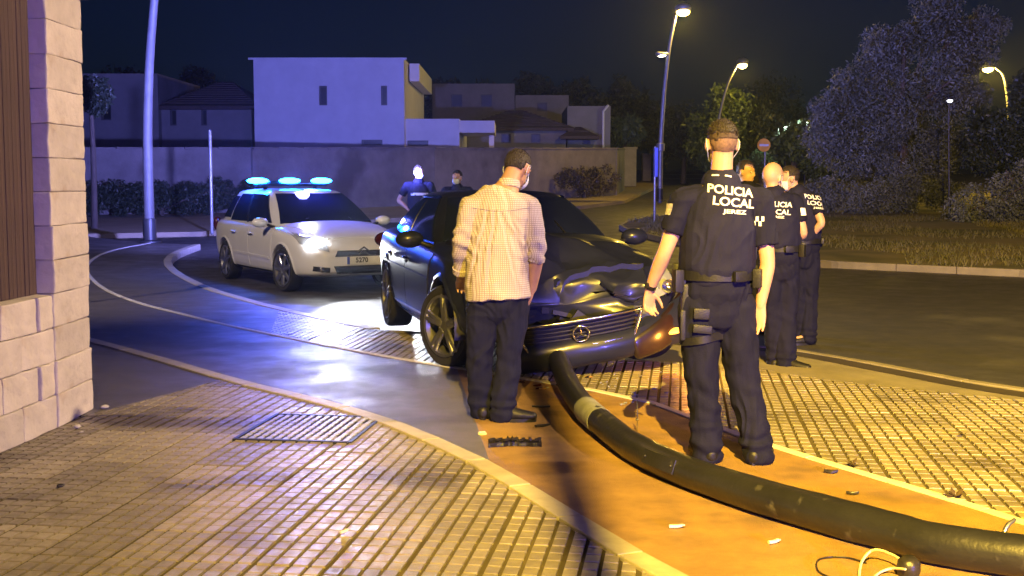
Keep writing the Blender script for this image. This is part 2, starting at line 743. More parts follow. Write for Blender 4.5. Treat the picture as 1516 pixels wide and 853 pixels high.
def lay_stones(poly, me, length, parent, dz=0.004, y0=-2.0, y1=200.0, off=0.0):
    out, acc = [], 0.0
    pts = [Vector(p) for p in poly]
    d = [0.0]
    for a, b in zip(pts, pts[1:]):
        d.append(d[-1] + (b - a).length)

    def pos(s):
        for i in range(len(d) - 1):
            if s <= d[i + 1]:
                t = (s - d[i]) / max(1e-9, d[i + 1] - d[i])
                return pts[i].lerp(pts[i + 1], t)
        return pts[-1]
    s = 0.0
    while s + length < d[-1]:
        a, b = pos(s), pos(s + length)
        m = (a + b) / 2
        if y0 < m.y < y1:
            o = bpy.data.objects.new(me.name.split('.')[0], me)
            v = b - a
            o.rotation_euler = (0, -math.asin(v.z / max(v.length, 1e-6)), math.atan2(v.y, v.x))
            n = Vector((-v.y, v.x, 0)).normalized()
            o.location = m + n * off + Vector((0, 0, dz + random.uniform(-.001, .001)))
            COL.objects.link(o)
            o.parent = parent
            out.append(o)
        s += length
    return out


bike = bpy.data.objects['bicycle_path']
lay_stones(NK, kerb_me, 0.6, near_pav, y1=19)
lay_stones(FK, edge_me, 0.6, outer_pav, dz=.002)
lay_stones(OK_[:iC + 1], road_kerb_me, 1.0, bpy.data.objects['smooth_pavement'], dz=0.003)
lay_stones(KL, flush_me, 1.0, bpy.data.objects['concrete_apron'], dz=-0.006)
# dark strips on both sides of the dropped kerb
def ribbon(name, poly, a, b, dz, m, parent=None):
    bm = NB()
    prev = None
    for i, p in enumerate(poly):
        v = (poly[min(i + 1, len(poly) - 1)] - poly[max(i - 1, 0)])
        n = Vector((-v.y, v.x, 0)).normalized()
        w = [bm.verts.new(p + n * a + Vector((0, 0, dz))), bm.verts.new(p + n * b + Vector((0, 0, dz)))]
        if prev:
            bm.faces.new((prev[0], w[0], w[1], prev[1]))
        prev = w
    bmesh.ops.recalc_face_normals(bm, faces=bm.faces[:])
    if sum(f.normal.z for f in bm.faces) < 0:
        bmesh.ops.reverse_faces(bm, faces=bm.faces[:])
    return kind(obj(name, bm, m, parent), 'structure')


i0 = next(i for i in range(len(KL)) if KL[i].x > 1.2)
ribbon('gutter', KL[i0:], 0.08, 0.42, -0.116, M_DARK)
ribbon('gutter_strip', KL[i0:], -0.075, -0.27, -0.008, M_DARK)

# ---- utility cover with studs
cv = empty('utility_cover', 'square metal utility cover with rows of studs, shining in the pavement tiles', 'utility cover', (cov_c.x, cov_c.y, 0), ROTT)
M_COVER = mat('cover_metal', (0.55, 0.56, 0.6), (0.42, 0.43, 0.46), 14, 0.45, m=0.6, bump=0.2, bs=80)
b = NB()
for s in (1, -1):
    box(b, (s * (CW / 2 + .012), 0, -.02), (.022, CL + .046, .054)); box(b, (0, s * (CL / 2 + .012), -.02), (CW - .004, .022, .054))
obj('frame', b, mat('cover_frame', (.05, .05, .052), None, 9, .5, m=.5), cv)
M_COVERD = mat('cover_bed', (0.03, 0.03, 0.035), (0.02, 0.02, 0.022), 14, 0.5, m=0.3)
b = NB(); box(b, (0, 0, -0.0255), (CW, CL, 0.052)); obj('plate', b, M_COVERD, cv)
b = NB()
nx_, ny_ = 13, 9
for i in range(nx_):
    for j in range(ny_):
        x, y = -CW / 2 + (i + .5) * CW / nx_, -CL / 2 + (j + .5) * CL / ny_
        w, l = CW / nx_ * .29, CL / ny_ * .36
        q = [(x - w, y - l), (x + w, y - l), (x + w, y + l), (x - w, y + l)]
        pad_solid(b, q, 0.0065, 0.0, 0.003)
kind(obj('studs', b, M_COVER, cv), 'stuff')

# ---- far pavement, verge on the right, crossing stripes
fp = [gs(-150, 349), gs(100, 347), gs(300, 343), gs(600, 322), gs(860, 305), gs(925, 297), gs(968, 278), gs(982, 262)]
wl = [gs(972, 262), gs(930, 276), gs(908, 289), gs(640, 303), gs(372, 314), gs(120, 318), gs(-150, 322)]
wl = [p + Vector((0, 1.5, 0.02)) for p in wl]
slab('far_pavement', fp + wl, 0.14, M_SAND)
vg = [gs(*q) for q in ((1700, 411), (1516, 400), (1200, 386), (1080, 369), (985, 352), (935, 341), (918, 334), (930, 327), (985, 318), (1040, 306), (1080, 290), (1100, 272))]
vg += [P3(40, 120), P3(70, 90), P3(70, 30)]
slab('verge', vg, 0.14, M_DIRT)
verge = bpy.data.objects['verge']
lay_stones([p + Vector((0, 0, 0)) for p in vg[:10]], flush_me, 1.0, verge, dz=0.006, y1=60)
ribbon('verge_edge_strip', vg[:6], -0.42, -0.08, 0.004, M_CONC)
for n, (py, x0, x1) in enumerate(((265, 985, 1060), (259, 960, 1050), (253.5, 948, 1034))):
    a, b_ = gT(x0, py), gT(x1, py)
    bm = NB(); box(bm, ((a.x + b_.x) / 2, a.y, a.z + 0.012), (b_.x - a.x, 3.0, 0.012)); kind(obj('crossing_stripe', bm, M_PAINT, road), 'structure')

# ================================================================== STREET LAMPS (the sodium one behind the camera lights the scene)
M_POLE = mat('galvanised', (0.30, 0.31, 0.33), (0.22, 0.22, 0.24), 4, 0.45, m=0.5, bump=0.1)
M_POLED = mat('dark_pole_paint', (0.028, 0.028, 0.032), (0.018, 0.018, 0.022), 3, 0.42, bump=0.15, bs=30)
M_POLEG = mat('weathered_pole', (0.10, 0.10, 0.11), (0.07, 0.07, 0.08), 4, 0.6, bump=0.1)
SODIUM = (1.0, 0.64, 0.075)
M_LAMP = emat('sodium_lens', (1.0, 0.66, 0.16), 14.0)
M_LAMPFAR = emat('far_lens', (1.0, 0.9, 0.6), 9.0)


def lamp_light(name, loc, watts, color, parent, typ='POINT', radius=0.12, cone=120, blend=0.6, aim=None):
    L = bpy.data.lights.new(name, typ)
    L.energy = watts
    L.color = color
    L.shadow_soft_size = radius
    o = bpy.data.objects.new(name, L)
    o.location = loc
    if typ == 'SPOT':
        L.spot_size = R(cone)
        L.spot_blend = blend
        o.rotation_euler = Vector(aim).to_track_quat('-Z', 'Y').to_euler()
    return link(o, parent)


# lamp behind the photographer
sl = empty('street_lamp', 'tall sodium street lamp standing behind the photographer', 'street lamp', (0.80, -6.0, 0), 0)
b = NB(); tube(b, [(0, 0, 0), (0, 0, 4), (0, 0.1, 8.4), (-0.1, 0.6, 9.1)], [.09, .075, .06, .05], 14, sub=4); obj('pole', b, M_POLE, sl, 60)
b = NB(); tube(b, [(-0.1, .5, 9.12), (-.15, .8, 9.2), (-.2, 1.2, 9.15)], [(.06, .05), (.13, .07), (.1, .05)], 14, ref=(1, 0, 0), sub=4); hd = obj('lamp_head', b, M_POLE, sl, 60)
b = NB(); ball(b, (-.17, .92, 9.10), (.09, .17, .05)); obj('lens', b, M_LAMP, hd, 180)
lamp_light('sodium_light', (-0.17, .95, 8.95), 72000, SODIUM, sl, 'SPOT', 0.05, 84, 0.95, (0.66, 1, -0.84))
# second sodium lamp, out of the frame on the right side of the road
s2 = empty('street_lamp', 'second street lamp out of the frame on the right by the road', 'street lamp', (9.6, 8.0, ROAD), 0)
b = NB(); tube(b, [(0, 0, 0), (0, 0, 4), (0, 0, 6.6), (-.4, 0, 7.2)], [.09, .075, .06, .05], 14, sub=4); obj('pole', b, M_POLE, s2, 60)
b = NB(); tube(b, [(-.3, 0, 7.22), (-.6, 0, 7.3), (-1.0, 0, 7.25)], [(.06, .05), (.13, .07), (.1, .05)], 14, ref=(0, 1, 0), sub=4); hd = obj('lamp_head', b, M_POLE, s2, 60)
b = NB(); ball(b, (-.75, 0, 7.2), (.17, .09, .05)); obj('lens', b, M_LAMP, hd, 180)
lamp_light('warm_light', (-.75, 0, 7.05), 8500, (1, .70, .38), s2, 'SPOT', .12, 36, .8, (-1, -.05, -.46))
# added lamp, unseen behind the stone wall, to brighten the white police car and asphalt
s3 = empty('street_lamp', 'third street lamp behind the stone wall, out of the frame on the left', 'street lamp', (-8.5, 8.5, 0), 0)
b = NB(); tube(b, [(0, 0, 0), (0, 0, 4), (0, 0, 7.0), (.3, .3, 7.6)], [.09, .075, .06, .05], 14, sub=4); obj('pole', b, M_POLE, s3, 60)
b = NB(); tube(b, [(.2, .2, 7.62), (.45, .45, 7.7), (.7, .7, 7.65)], [(.06, .05), (.13, .07), (.1, .05)], 14, ref=(1, -1, 0), sub=4); hd = obj('lamp_head', b, M_POLE, s3, 60)
b = NB(); ball(b, (.55, .55, 7.6), (.12, .12, .05)); obj('lens', b, M_LAMP, hd, 180)
lamp_light('warm_light', (.55, .55, 7.45), 4200, (1, .78, .58), s3, 'SPOT', .12, 62, .9, (.36, 1, -.68))
# unseen post behind the photographer, inferred from the long straight shadow it throws
b = NB(); tube(b, [(0, 0, 0), (0, 0, 8.2)], [.042, .036], 14); o = obj('shadow_post', b, M_POLE, None, 60, (0.53, -1.9, 0)); tag(o, 'plain grey post standing behind the photographer, throwing a long shadow', 'post')


def street_lamp(label, base, pts, head_c, head_ax, lens=True, r0=.1, r1=.05, watts=0, group='lit street lamps along the far road', m=M_POLE, lensm=None, color=SODIUM):
    base = Vector(base)
    s = empty('street_lamp', label, 'street lamp', base, 0, group)
    b = NB()
    n = len(pts)
    tube(b, [Vector(p) - base for p in pts], [r0 + (r1 - r0) * i / (n - 1) for i in range(n)], 12, sub=5)
    obj('pole', b, m, s, 60)
    b = NB(); lathe(b, [(.0, 0), (r0 * 2.2, 0), (r0 * 2.2, .03), (r0 * 1.25, .06), (r0 * 1.25, .5), (r0 * .9, .52)], 14); obj('base_collar', b, M_POLED, s, 50)
    h = Vector(head_c) - base
    b = NB(); ball(b, h + Vector((0, 0, head_ax[2] * .45)), head_ax); hd = obj('lamp_head', b, m, s, 180)
    if lens:
        b = NB(); ball(b, h + Vector((0, -head_ax[1] * .15, -head_ax[2] * .35)), (head_ax[0] * .8, head_ax[1] * .8, head_ax[2] * .75)); obj('lens', b, lensm or M_LAMP, hd, 180)
        if watts:
            lamp_light('lamp_light', h + Vector((0, 0, -head_ax[2] * 1.6)), watts, color, s)
    return s


# unlit curved lamp on the left pavement
lb = gs(222, 359)
street_lamp('bare curved grey lamp post on the left pavement by the white loop line', lb,
            [lb, at(219.5, 270, lb.y), at(218.5, 190, lb.y), at(220.5, 110, lb.y), at(225, 40, lb.y), at(233, -40, lb.y - .3), at(250, -110, lb.y - .8)], at(262, -118, lb.y - 1), (.35, .6, .14), lens=False, r0=.115, r1=.08, group=None, m=M_POLEG)
p1 = gs(977, 298)
L1 = street_lamp('tallest lit street lamp, on the far pavement', p1,
                 [p1, at(978, 220, p1.y), at(983, 140, p1.y), at(991, 70, p1.y), at(1000, 24, p1.y)], at(1011, 16, p1.y), (.34, .5, .2), watts=1700, r0=.11, r1=.055)
b = NB(); tube(b, [at(987, 84, p1.y) - p1, at(981, 81, p1.y) - p1], [.04, .03], 8); tube(b, [at(986, 81, p1.y) - p1, at(974, 80, p1.y) - p1], [(.14, .12), (.22, .1)], 12, ref=(0, 1, 0)); arm = obj('side_luminaire', b, M_POLE, L1, 60)
b = NB(); ball(b, at(980, 82.5, p1.y) - p1, (.2, .2, .06)); obj('lens', b, M_LAMPFAR, arm, 180)
b = NB(); lathe(b, [(.12, 2.0), (.17, 2.02), (.17, 2.3), (.12, 2.32)], 12); obj('band', b, M_POLE, L1, 50)
p2 = P3((1072 - CX) / F * 76, 76)
street_lamp('lit street lamp with slanting arm just above the far tree tops', p2, [p2, at(1062, 200, 76), at(1075, 132, 76), at(1092, 95, 76)], at(1099, 95, 76), (.36, .5, .26), watts=900, r0=.11, r1=.06)
p3 = P3((1500 - CX) / F * 58, 58)
street_lamp('lit amber street lamp at the right edge in front of the big tree', p3, [p3, at(1496, 200, 58), at(1488, 120, 58), at(1474, 100, 58)], at(1462, 101, 58), (.3, .4, .18), watts=2200, r0=.1, r1=.05)
p4 = P3((1405 - CX) / F * 36.5, 36.5)
street_lamp('small white garden lamp on a thin post before the big tree', p4, [p4, at(1405, 220, 36.5), at(1405, 152, 36.5)], at(1406, 148, 36.5), (.1, .1, .07), r0=.03, r1=.022, m=M_POLED, lensm=emat('white_lens', (.9, .95, 1), 6.0), group=None)

# ================================================================== LEFT STONE WALL
M_STONE = mat('sandstone', (0.60, 0.54, 0.47), (0.48, 0.43, 0.37), 5, 0.85, bump=0.9, bs=22, rand=0.13, spots=(2.4, 0.6, (0.42, 0.31, 0.2)))
M_MORTAR = mat('mortar', (0.28, 0.24, 0.2), None, 8, 0.95, bump=0.5)
M_SCREEN = mat('screen_slats', (0.085, 0.05, 0.04), (0.05, 0.03, 0.026), 3, 0.75, bump=0.6, bs=20, stretch=(6, 6, .6), rand=.1)
wroot = empty('stone_wall', 'low sandstone block wall with tall pillar and brown slatted screen at the left edge', 'wall', (-2.745, 7.46, 0), 0)
AW = math.atan2(0.075, 1.0)


def block(w, d, h, seed):
    """hewn block, edges chipped"""
    bm = NB()
    bmesh.ops.create_grid(bm, x_segments=1, y_segments=1, size=.5)
    bm.clear()
    box(bm, (0, 0, 0), (w, d, h), bev=0.010)
    bmesh.ops.subdivide_edges(bm, edges=[e for e in bm.edges if e.calc_length() > .15], cuts=3, use_grid_fill=True)
    for v in bm.verts:
        n = noise.noise_vector(v.co * 14 + Vector((seed * 3.1, seed, 0)))
        v.co += n * 0.0065
    me = bpy.data.meshes.new('stone_block')
    bm.to_mesh(me); bm.free()
    me.materials.append(M_STONE)
    return me


blocks = [block(.30, .4285, .2005, s) for s in range(4)]
Rw = Matrix.Rotation(-AW, 4, 'Z')
for c in range(4):
    for i in range(9):
        y = -0.215 - i * 0.432 + (0.2 if c % 2 else 0)
        if y > -0.2:
            continue
        o = bpy.data.objects.new('stone_block', blocks[(c * 3 + i) % 4])
        o.location = Rw @ Vector((-.155 + random.uniform(-.004, .004), y, .10 + c * .203))
        o.rotation_euler = (0, 0, -AW)
        link(o, wroot)
for c in (1, 3):
    o = bpy.data.objects.new('stone_block', block(.3, .21, .2005, 9 + c)); o.location = (-.158, -.108, .10 + c * .203); link(o, wroot)
b = NB(); box(b, Rw @ Vector((-.16, -2.0, .39)), (.276, 4.0, .79), Matrix.Rotation(-AW, 3, 'Z')); obj('mortar', b, M_MORTAR, wroot)
pb = [block(.42, .62, .2015, 20 + s) for s in range(5)]
for c in range(13):
    o = bpy.data.objects.new('stone_block', pb[(c * 2) % 5]); o.location = (-.208 + random.uniform(-.006, .006), .312 + random.uniform(-.004, .004), .10 + c * .2035); o.rotation_euler = (0, 0, math.pi * (c % 2)); link(o, wroot)
b = NB(); box(b, (-.21, .312, 1.3), (.392, .592, 2.6)); obj('mortar', b, M_MORTAR, wroot)
b = NB(); box(b, (-.21, .312, 2.70), (.52, .72, .12), bev=.015); obj('pillar_cap', b, M_STONE, wroot)
sm = NB(); box(sm, (0, 0, 0), (.022, .047, 2.6), bev=.006)
slat_me = bpy.data.meshes.new('screen_slat'); sm.to_mesh(slat_me); sm.free(); slat_me.materials.append(M_SCREEN)
for i in range(76):
    o = bpy.data.objects.new('screen_slat', slat_me)
    o.location = Rw @ Vector((-.115 + random.uniform(-.003, .003), -.025 - i * .05, .80 + 1.31)); o.rotation_euler = (0, 0, -AW)
    link(o, wroot)
b = NB(); box(b, Rw @ Vector((-.14, -1.9, 2.1)), (.012, 3.8, 2.55), Matrix.Rotation(-AW, 3, 'Z')); obj('screen_backing', b, M_SCREEN, wroot)

# ================================================================== HOUSES
M_WHITE = mat('white_render', (0.62, 0.62, 0.66), (0.54, 0.54, 0.58), 1.2, 0.85, bump=0.3, bs=25)
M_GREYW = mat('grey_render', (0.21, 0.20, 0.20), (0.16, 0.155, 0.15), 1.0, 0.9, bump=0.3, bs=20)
M_ROOF = mat('roof_tiles', (0.075, 0.05, 0.045), (0.05, 0.035, 0.03), 5, 0.85)
M_GLASS = mat('dark_glass', (0.012, 0.014, 0.02), (0.009, 0.01, 0.014), 2, 0.4, spec=0.4)
M_WFRAME = mat('window_frame', (0.06, 0.06, 0.065), None, 3, 0.5)
M_WALL = mat('boundary_wall', (0.20, 0.175, 0.16), (0.12, 0.105, 0.095), 1.1, 0.92, bump=0.5, bs=14, spots=(.5, .56, (.075, .06, .05)))


def facade(bm, X0, X1, z0, z1, y, th, holes):
    """front wall (facing -Y) with real openings"""
    xs = sorted({X0, X1, *[h[0] for h in holes], *[h[1] for h in holes]})
    zs = sorted({z0, z1, *[h[2] for h in holes], *[h[3] for h in holes]})
    for a, b_ in zip(xs, xs[1:]):
        for c, d in zip(zs, zs[1:]):
            m = ((a + b_) / 2, (c + d) / 2)
            if any(h[0] < m[0] < h[1] and h[2] < m[1] < h[3] for h in holes):
                continue
            box(bm, (m[0], y + th / 2, m[1]), (b_ - a, th, d - c))


def house_block(root, base, px0, px1, ptop, Y, depth, holes, m, parent_name='wall', zbot=None):
    """box volume whose front is seen between two picture columns"""
    a, b_ = at(px0, ptop, Y), at(px1, ptop, Y)
    z1, z0 = a.z, (T(Y) if zbot is None else zbot)
    H = []
    for h in holes:
        p, q = at(h[0], h[3], Y), at(h[1], h[2], Y)
        H.append((p.x, q.x, p.z, q.z))
    bm = NB()
    facade(bm, a.x, b_.x, z0, z1, Y, .3, H)
    box(bm, (a.x + .15, Y + .3 + depth / 2, (z0 + z1) / 2), (.3, depth, z1 - z0))
    box(bm, (b_.x - .15, Y + .3 + depth / 2, (z0 + z1) / 2), (.3, depth, z1 - z0))
    box(bm, ((a.x + b_.x) / 2, Y + depth + .45, (z0 + z1) / 2), (b_.x - a.x, .3, z1 - z0))
    box(bm, ((a.x + b_.x) / 2, Y + .3 + depth / 2, z1 - .45), (b_.x - a.x - .61, depth, .2))
    bmesh.ops.translate(bm, vec=-base, verts=bm.verts[:])
    w = obj(parent_name, bm, m, root)
    for h in H:
        cx, cz = (h[0] + h[1]) / 2, (h[2] + h[3]) / 2
        wd, ht = h[1] - h[0], h[3] - h[2]
        bm = NB()
        for s in (-1, 1):
            box(bm, (cx + s * (wd / 2 - .03), Y + .15, cz), (.06, .08, ht - .004))
            box(bm, (cx, Y + .15, cz + s * (ht / 2 - .03)), (wd - .13, .08, .06))
        bmesh.ops.translate(bm, vec=-base, verts=bm.verts[:])
        f = obj('window', bm, M_WFRAME, root)
        bm = NB(); box(bm, (cx, Y + .16, cz), (wd - .1, .03, ht - .1)); bmesh.ops.translate(bm, vec=-base, verts=bm.verts[:]); obj('pane', bm, M_GLASS, f)
        if wd > .9:
            bm = NB(); box(bm, (cx, Y - .03, h[2] - .05), (wd + .2, .16, .08)); bmesh.ops.translate(bm, vec=-base, verts=bm.verts[:]); obj('sill', bm, m, f)
    return a.x, b_.x, z0, z1


def root_at(name, label, cat, px, Y, group=None):
    p = at(px, 265, Y)
    b = Vector((p.x, Y, T(Y)))
    return empty(name, label, cat, b, 0, group), b


# main white house
Yh = 52.0
hr, hb = root_at('house', 'white flat-roofed modern house with two narrow upper windows, lit blue', 'house', 490, Yh)
house_block(hr, hb, 375, 598, 86, Yh, 11, [(472.5, 484, 127, 156), (564, 573, 127, 156), (535, 566, 207, 215)], M_WHITE)
x0, x1, z0, z1 = house_block(hr, hb, 600, 680, 176, Yh + .6, 8, [(603, 634, 208, 216)], M_WHITE, 'annexe_wall')
a = at(600, 86, Yh)
b = NB()                                            # deep flat roof edge that returns over the terrace
pr = at(636, 100, Yh + 9)
box(b, ((a.x + .02 + pr.x) / 2, Yh + 6.2, a.z - .42), (pr.x - a.x, 8.4, .75)); bmesh.ops.translate(b, vec=-hb, verts=b.verts[:]); obj('terrace_roof', b, M_WHITE, hr)
b = NB(); box(b, (pr.x - .7, Yh + 6.4, a.z - 2.0), (.25, .3, 2.4)); bmesh.ops.translate(b, vec=-hb, verts=b.verts[:]); obj('terrace_post', b, M_WHITE, hr)
q0, q1 = at(678, 176, Yh + .6), at(733, 190, Yh + 4)
b = NB(); box(b, ((q0.x + q1.x) / 2 + .02, Yh + 3, q0.z - .32), (q1.x - q0.x, 4.6, .5)); box(b, (q1.x - .14, Yh + 3, (q0.z - .6) / 2), (.22, .3, q0.z - .6)); bmesh.ops.translate(b, vec=-hb, verts=b.verts[:]); obj('carport', b, M_WHITE, hr)
b = NB(); box(b, (a.x - 3.2, Yh - .02, a.z - .03), (6.5, .1, .08)); bmesh.ops.translate(b, vec=-hb, verts=b.verts[:]); obj('parapet_cap', b, M_WHITE, hr)


def roof_hip(root, base, X0, X1, Y0, Y1, z, h, over=.4, m=M_ROOF, gable=False):
    bm = NB()
    X0 -= over; X1 += over; Y0 -= over; Y1 += over
    ins = 0.02 if gable else min((Y1 - Y0) / 2, (X1 - X0) / 2.3)
    ym = (Y0 + Y1) / 2
    v = [bm.verts.new(p) for p in ((X0, Y0, z), (X1, Y0, z), (X1, Y1, z), (X0, Y1, z), (X0 + ins, ym, z + h), (X1 - ins, ym, z + h))]
    lo = [bm.verts.new(p.co - Vector((0, 0, .16))) for p in v[:4]]
    for f in ((0, 1, 5, 4), (1, 2, 5), (2, 3, 4, 5), (3, 0, 4)):
        bm.faces.new([v[i] for i in f])
    for i in range(4):
        bm.faces.new((v[i], lo[i], lo[(i + 1) % 4], v[(i + 1) % 4]))
    bm.faces.new(lo)
    n = int((Y1 - Y0) / 2 / .35)                      # tile courses on the front slope
    for k in range(1, n):
        t = k / n
        xa, xb = X0 + ins * t, X1 - ins * t
        box(bm, ((xa + xb) / 2, Y0 + (ym - Y0) * t, z + h * t + .01), (xb - xa, .09, .06))
    bmesh.ops.recalc_face_normals(bm, faces=bm.faces[:])
    bmesh.ops.translate(bm, vec=-base, verts=bm.verts[:])
    return obj('roof', bm, m, root)


# left house
Y2 = 56.0
h2, b2 = root_at('house', 'dim house with low sloping roof at the far left behind the hedge', 'house', 250, Y2)
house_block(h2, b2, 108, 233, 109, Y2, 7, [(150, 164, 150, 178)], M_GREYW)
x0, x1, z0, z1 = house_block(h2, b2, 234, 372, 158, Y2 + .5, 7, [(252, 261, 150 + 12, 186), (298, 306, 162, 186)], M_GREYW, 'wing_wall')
roof_hip(h2, b2, x0 + .4, x1, Y2 + .5, Y2 + 7.5, z1 + .02, 1.35)
# terrace houses behind the wall
Y3 = 78.0
h3, b3 = root_at('house', 'dim two-storey house with flat roof in the middle distance', 'house', 740, Y3)
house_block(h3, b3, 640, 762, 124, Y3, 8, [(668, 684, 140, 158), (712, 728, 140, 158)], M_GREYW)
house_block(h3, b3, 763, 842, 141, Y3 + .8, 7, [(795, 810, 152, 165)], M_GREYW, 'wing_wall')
Y4 = 66.0
h4, b4 = root_at('house', 'low house with dark hipped tile roof beside the white carport', 'house', 765, Y4)
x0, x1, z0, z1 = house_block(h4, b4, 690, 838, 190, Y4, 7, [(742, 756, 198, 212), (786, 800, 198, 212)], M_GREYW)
roof_hip(h4, b4, x0, x1, Y4, Y4 + 7, z1 + .02, 1.1)
Y5 = 67.0
h5, b5 = root_at('house', 'grey house with pale corner rainpipe at the end of the wall', 'house', 875, Y5)
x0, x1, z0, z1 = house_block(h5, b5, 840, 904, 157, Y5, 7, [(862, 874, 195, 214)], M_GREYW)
roof_hip(h5, b5, x0 - .2, x0 + 1.3, Y5 - 1.6, Y5 - .1, T(Y5) + 2.9, .5, .25)
b = NB(); pp = at(893, 165, Y5 - .12); tube(b, [(pp.x, pp.y, T(Y5)), (pp.x, pp.y, pp.z), (pp.x + .25, pp.y, pp.z + .3)], [.07] * 3, 8); bmesh.ops.translate(b, vec=-b5, verts=b.verts[:]); obj('rainpipe', b, M_WHITE, h5, 60)


# boundary walls
def wall_run(name, label, pts, top_px, th, m, ext=0):
    """wall along ground points, its top given by a height"""
    base = Vector(pts[0])
    bm = NB()
    for (a, b_), (ha, hb_) in zip(zip(pts, pts[1:]), zip(top_px, top_px[1:])):
        d = Vector((b_.x - a.x, b_.y - a.y, 0)); n = Vector((d.y, -d.x, 0)).normalized() * th / 2
        if n.y > 0:
            n = -n
        V = []
        for p, h in ((a, ha), (b_, hb_)):
            for s in (1, -1):
                V.append((bm.verts.new(p + n * s + Vector((0, 0, -.3))), bm.verts.new(p + n * s + Vector((0, 0, h)))))
        (f0, f1), (r0, r1), (g0, g1), (s0, s1) = V
        for f in ((f0, g0, g1, f1), (r1, s1, s0, r0), (f1, g1, s1, r1), (f0, f1, r1, r0), (g1, g0, s0, s1)):
            bm.faces.new(f)
    bmesh.ops.recalc_face_normals(bm, faces=bm.faces[:])
    bmesh.ops.translate(bm, vec=-base, verts=bm.verts[:])
    root = empty(name, label, 'wall', base)
    obj('wall_body', bm, m, root)
    bm = NB()                                        # coping stones
    for (a, b_), (ha, hb_) in zip(zip(pts, pts[1:]), zip(top_px, top_px[1:])):
        d = b_ - a
        L = math.hypot(d.x, d.y)
        k = max(1, int(L / 1.0))
        for i in range(k):
            p = a.lerp(b_, (i + .5) / k) + Vector((0, 0, ha + (hb_ - ha) * (i + .5) / k + .03))
            box(bm, p - base, (L / k - .015, th + .1, .06), Matrix.Rotation(math.atan2(d.y, d.x), 3, 'Z'))
    obj('coping', bm, m, root)
    return root


wp = [gs(-150, 322), gs(372, 314), gs(640, 303), gs(908, 289)]
wh = [at(q[0], 221, p.y).z - p.z for q, p in zip(((-150,), (372,), (640,), (908,)), wp)]
wall_run('boundary_wall', 'long plastered garden wall across the back of the street below the houses', wp, wh, .25, M_WALL)
we = [gs(909, 289), gs(921, 281)]
wall_run('boundary_wall', 'short stained end stretch of garden wall where it turns up the street', we, [at(909, 221, we[0].y).z - we[0].z] * 2, .25, M_WALL)
M_PIER = mat('pier_render', (0.5, 0.44, 0.34), (0.36, 0.31, 0.24), 2, 0.9, bump=.4, bs=20)
for (px0, px1, pt, pb_, lab) in ((923, 941, 221, 276, 'pale rendered gate pier nearest the garden wall, lit yellow'), (951, 963, 230, 268, 'smaller pale gate pier farther up the lit street')):
    a, c = gs(px0, pb_), gs(px1, pb_)
    h = at(px0, pt, a.y).z - a.z
    w = c.x - a.x
    r = empty('gate_pier', lab, 'gate pier', (a.x + w / 2, a.y, a.z), 0, 'gate piers up the street')
    b = NB(); box(b, (0, w / 2, h / 2), (w, w * 2, h), bev=.02); obj('shaft', b, M_PIER, r)
    b = NB(); box(b, (0, w / 2, h + .06), (w * 1.15, w * 2.15, .12), bev=.02); obj('cap', b, M_PIER, r)
    b = NB(); box(b, (0, -.015, h * .55), (w * .45, .02, h * .4), bev=.005); obj('recess_panel', b, M_WALL, r)

# ================================================================== PLANTS
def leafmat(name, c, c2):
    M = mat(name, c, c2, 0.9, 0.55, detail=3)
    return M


M_OLIVE = leafmat('olive_leaves', (0.17, 0.185, 0.14), (0.075, 0.085, 0.06))
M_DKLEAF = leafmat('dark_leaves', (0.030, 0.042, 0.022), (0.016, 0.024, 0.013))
M_LEAF = leafmat('green_leaves', (0.075, 0.11, 0.04), (0.035, 0.06, 0.02))
M_BARK = mat('bark', (0.10, 0.075, 0.055), (0.06, 0.045, 0.035), 8, 0.9, bump=.8, bs=20, stretch=(3, 3, .6))


def leaf_mesh(clumps, n, size, fill=0.5, flat=0.8):
    """n small rhombic leaves spread through ellipsoid clumps [(centre, (rx, ry, rz))]"""
    vol = np.array([c[1][0] * c[1][1] * c[1][2] for c in clumps]) ** 0.7
    pick = rng.choice(len(clumps), n, p=vol / vol.sum())
    C = np.array([c[0] for c in clumps], float)[pick]
    A = np.array([c[1] for c in clumps], float)[pick]
    d = rng.normal(size=(n, 3))
    d /= np.linalg.norm(d, axis=1)[:, None]
    rad = (fill + (1.06 - fill) * rng.random(n) ** 0.6)
    lump = 1 + 0.16 * np.sin(d[:, 0] * 9 + C[:, 0] * 5) * np.sin(d[:, 1] * 8 + C[:, 2]) * np.cos(d[:, 2] * 10 + C[:, 1])
    p = C + d * A * (rad * lump)[:, None]
    a = rng.normal(size=(n, 3)); a[:, 2] -= .3
    a /= np.linalg.norm(a, axis=1)[:, None]
    t = rng.normal(size=(n, 3))
    b = np.cross(a, t); b /= np.linalg.norm(b, axis=1)[:, None]
    s = size * (0.6 + 0.8 * rng.random(n))[:, None]
    v = np.stack([p, p + a * s + b * s * .38, p + a * s * 2.0, p + a * s - b * s * .38], 1).reshape(-1, 3)
    me = bpy.data.meshes.new('leaves')
    me.vertices.add(n * 4)
    me.vertices.foreach_set('co', v.ravel())
    me.loops.add(n * 4)
    me.loops.foreach_set('vertex_index', np.arange(n * 4))
    me.polygons.add(n)
    me.polygons.foreach_set('loop_start', np.arange(n) * 4)
    me.polygons.foreach_set('loop_total', np.full(n, 4))
    me.update()
    return me


def shell_clumps(c, r, k, sub, squash=1.0):
    """smaller clumps spread over and in an ellipsoid"""
    out = []
    for _ in range(k):
        d = Vector(rng.normal(size=3)).normalized()
        q = rng.random() ** .45
        s = sub * (0.65 + 0.7 * rng.random())
        out.append((Vector(c) + Vector((d.x * r[0], d.y * r[1], d.z * r[2])) * q * .85, (s, s, s * squash)))
    return out


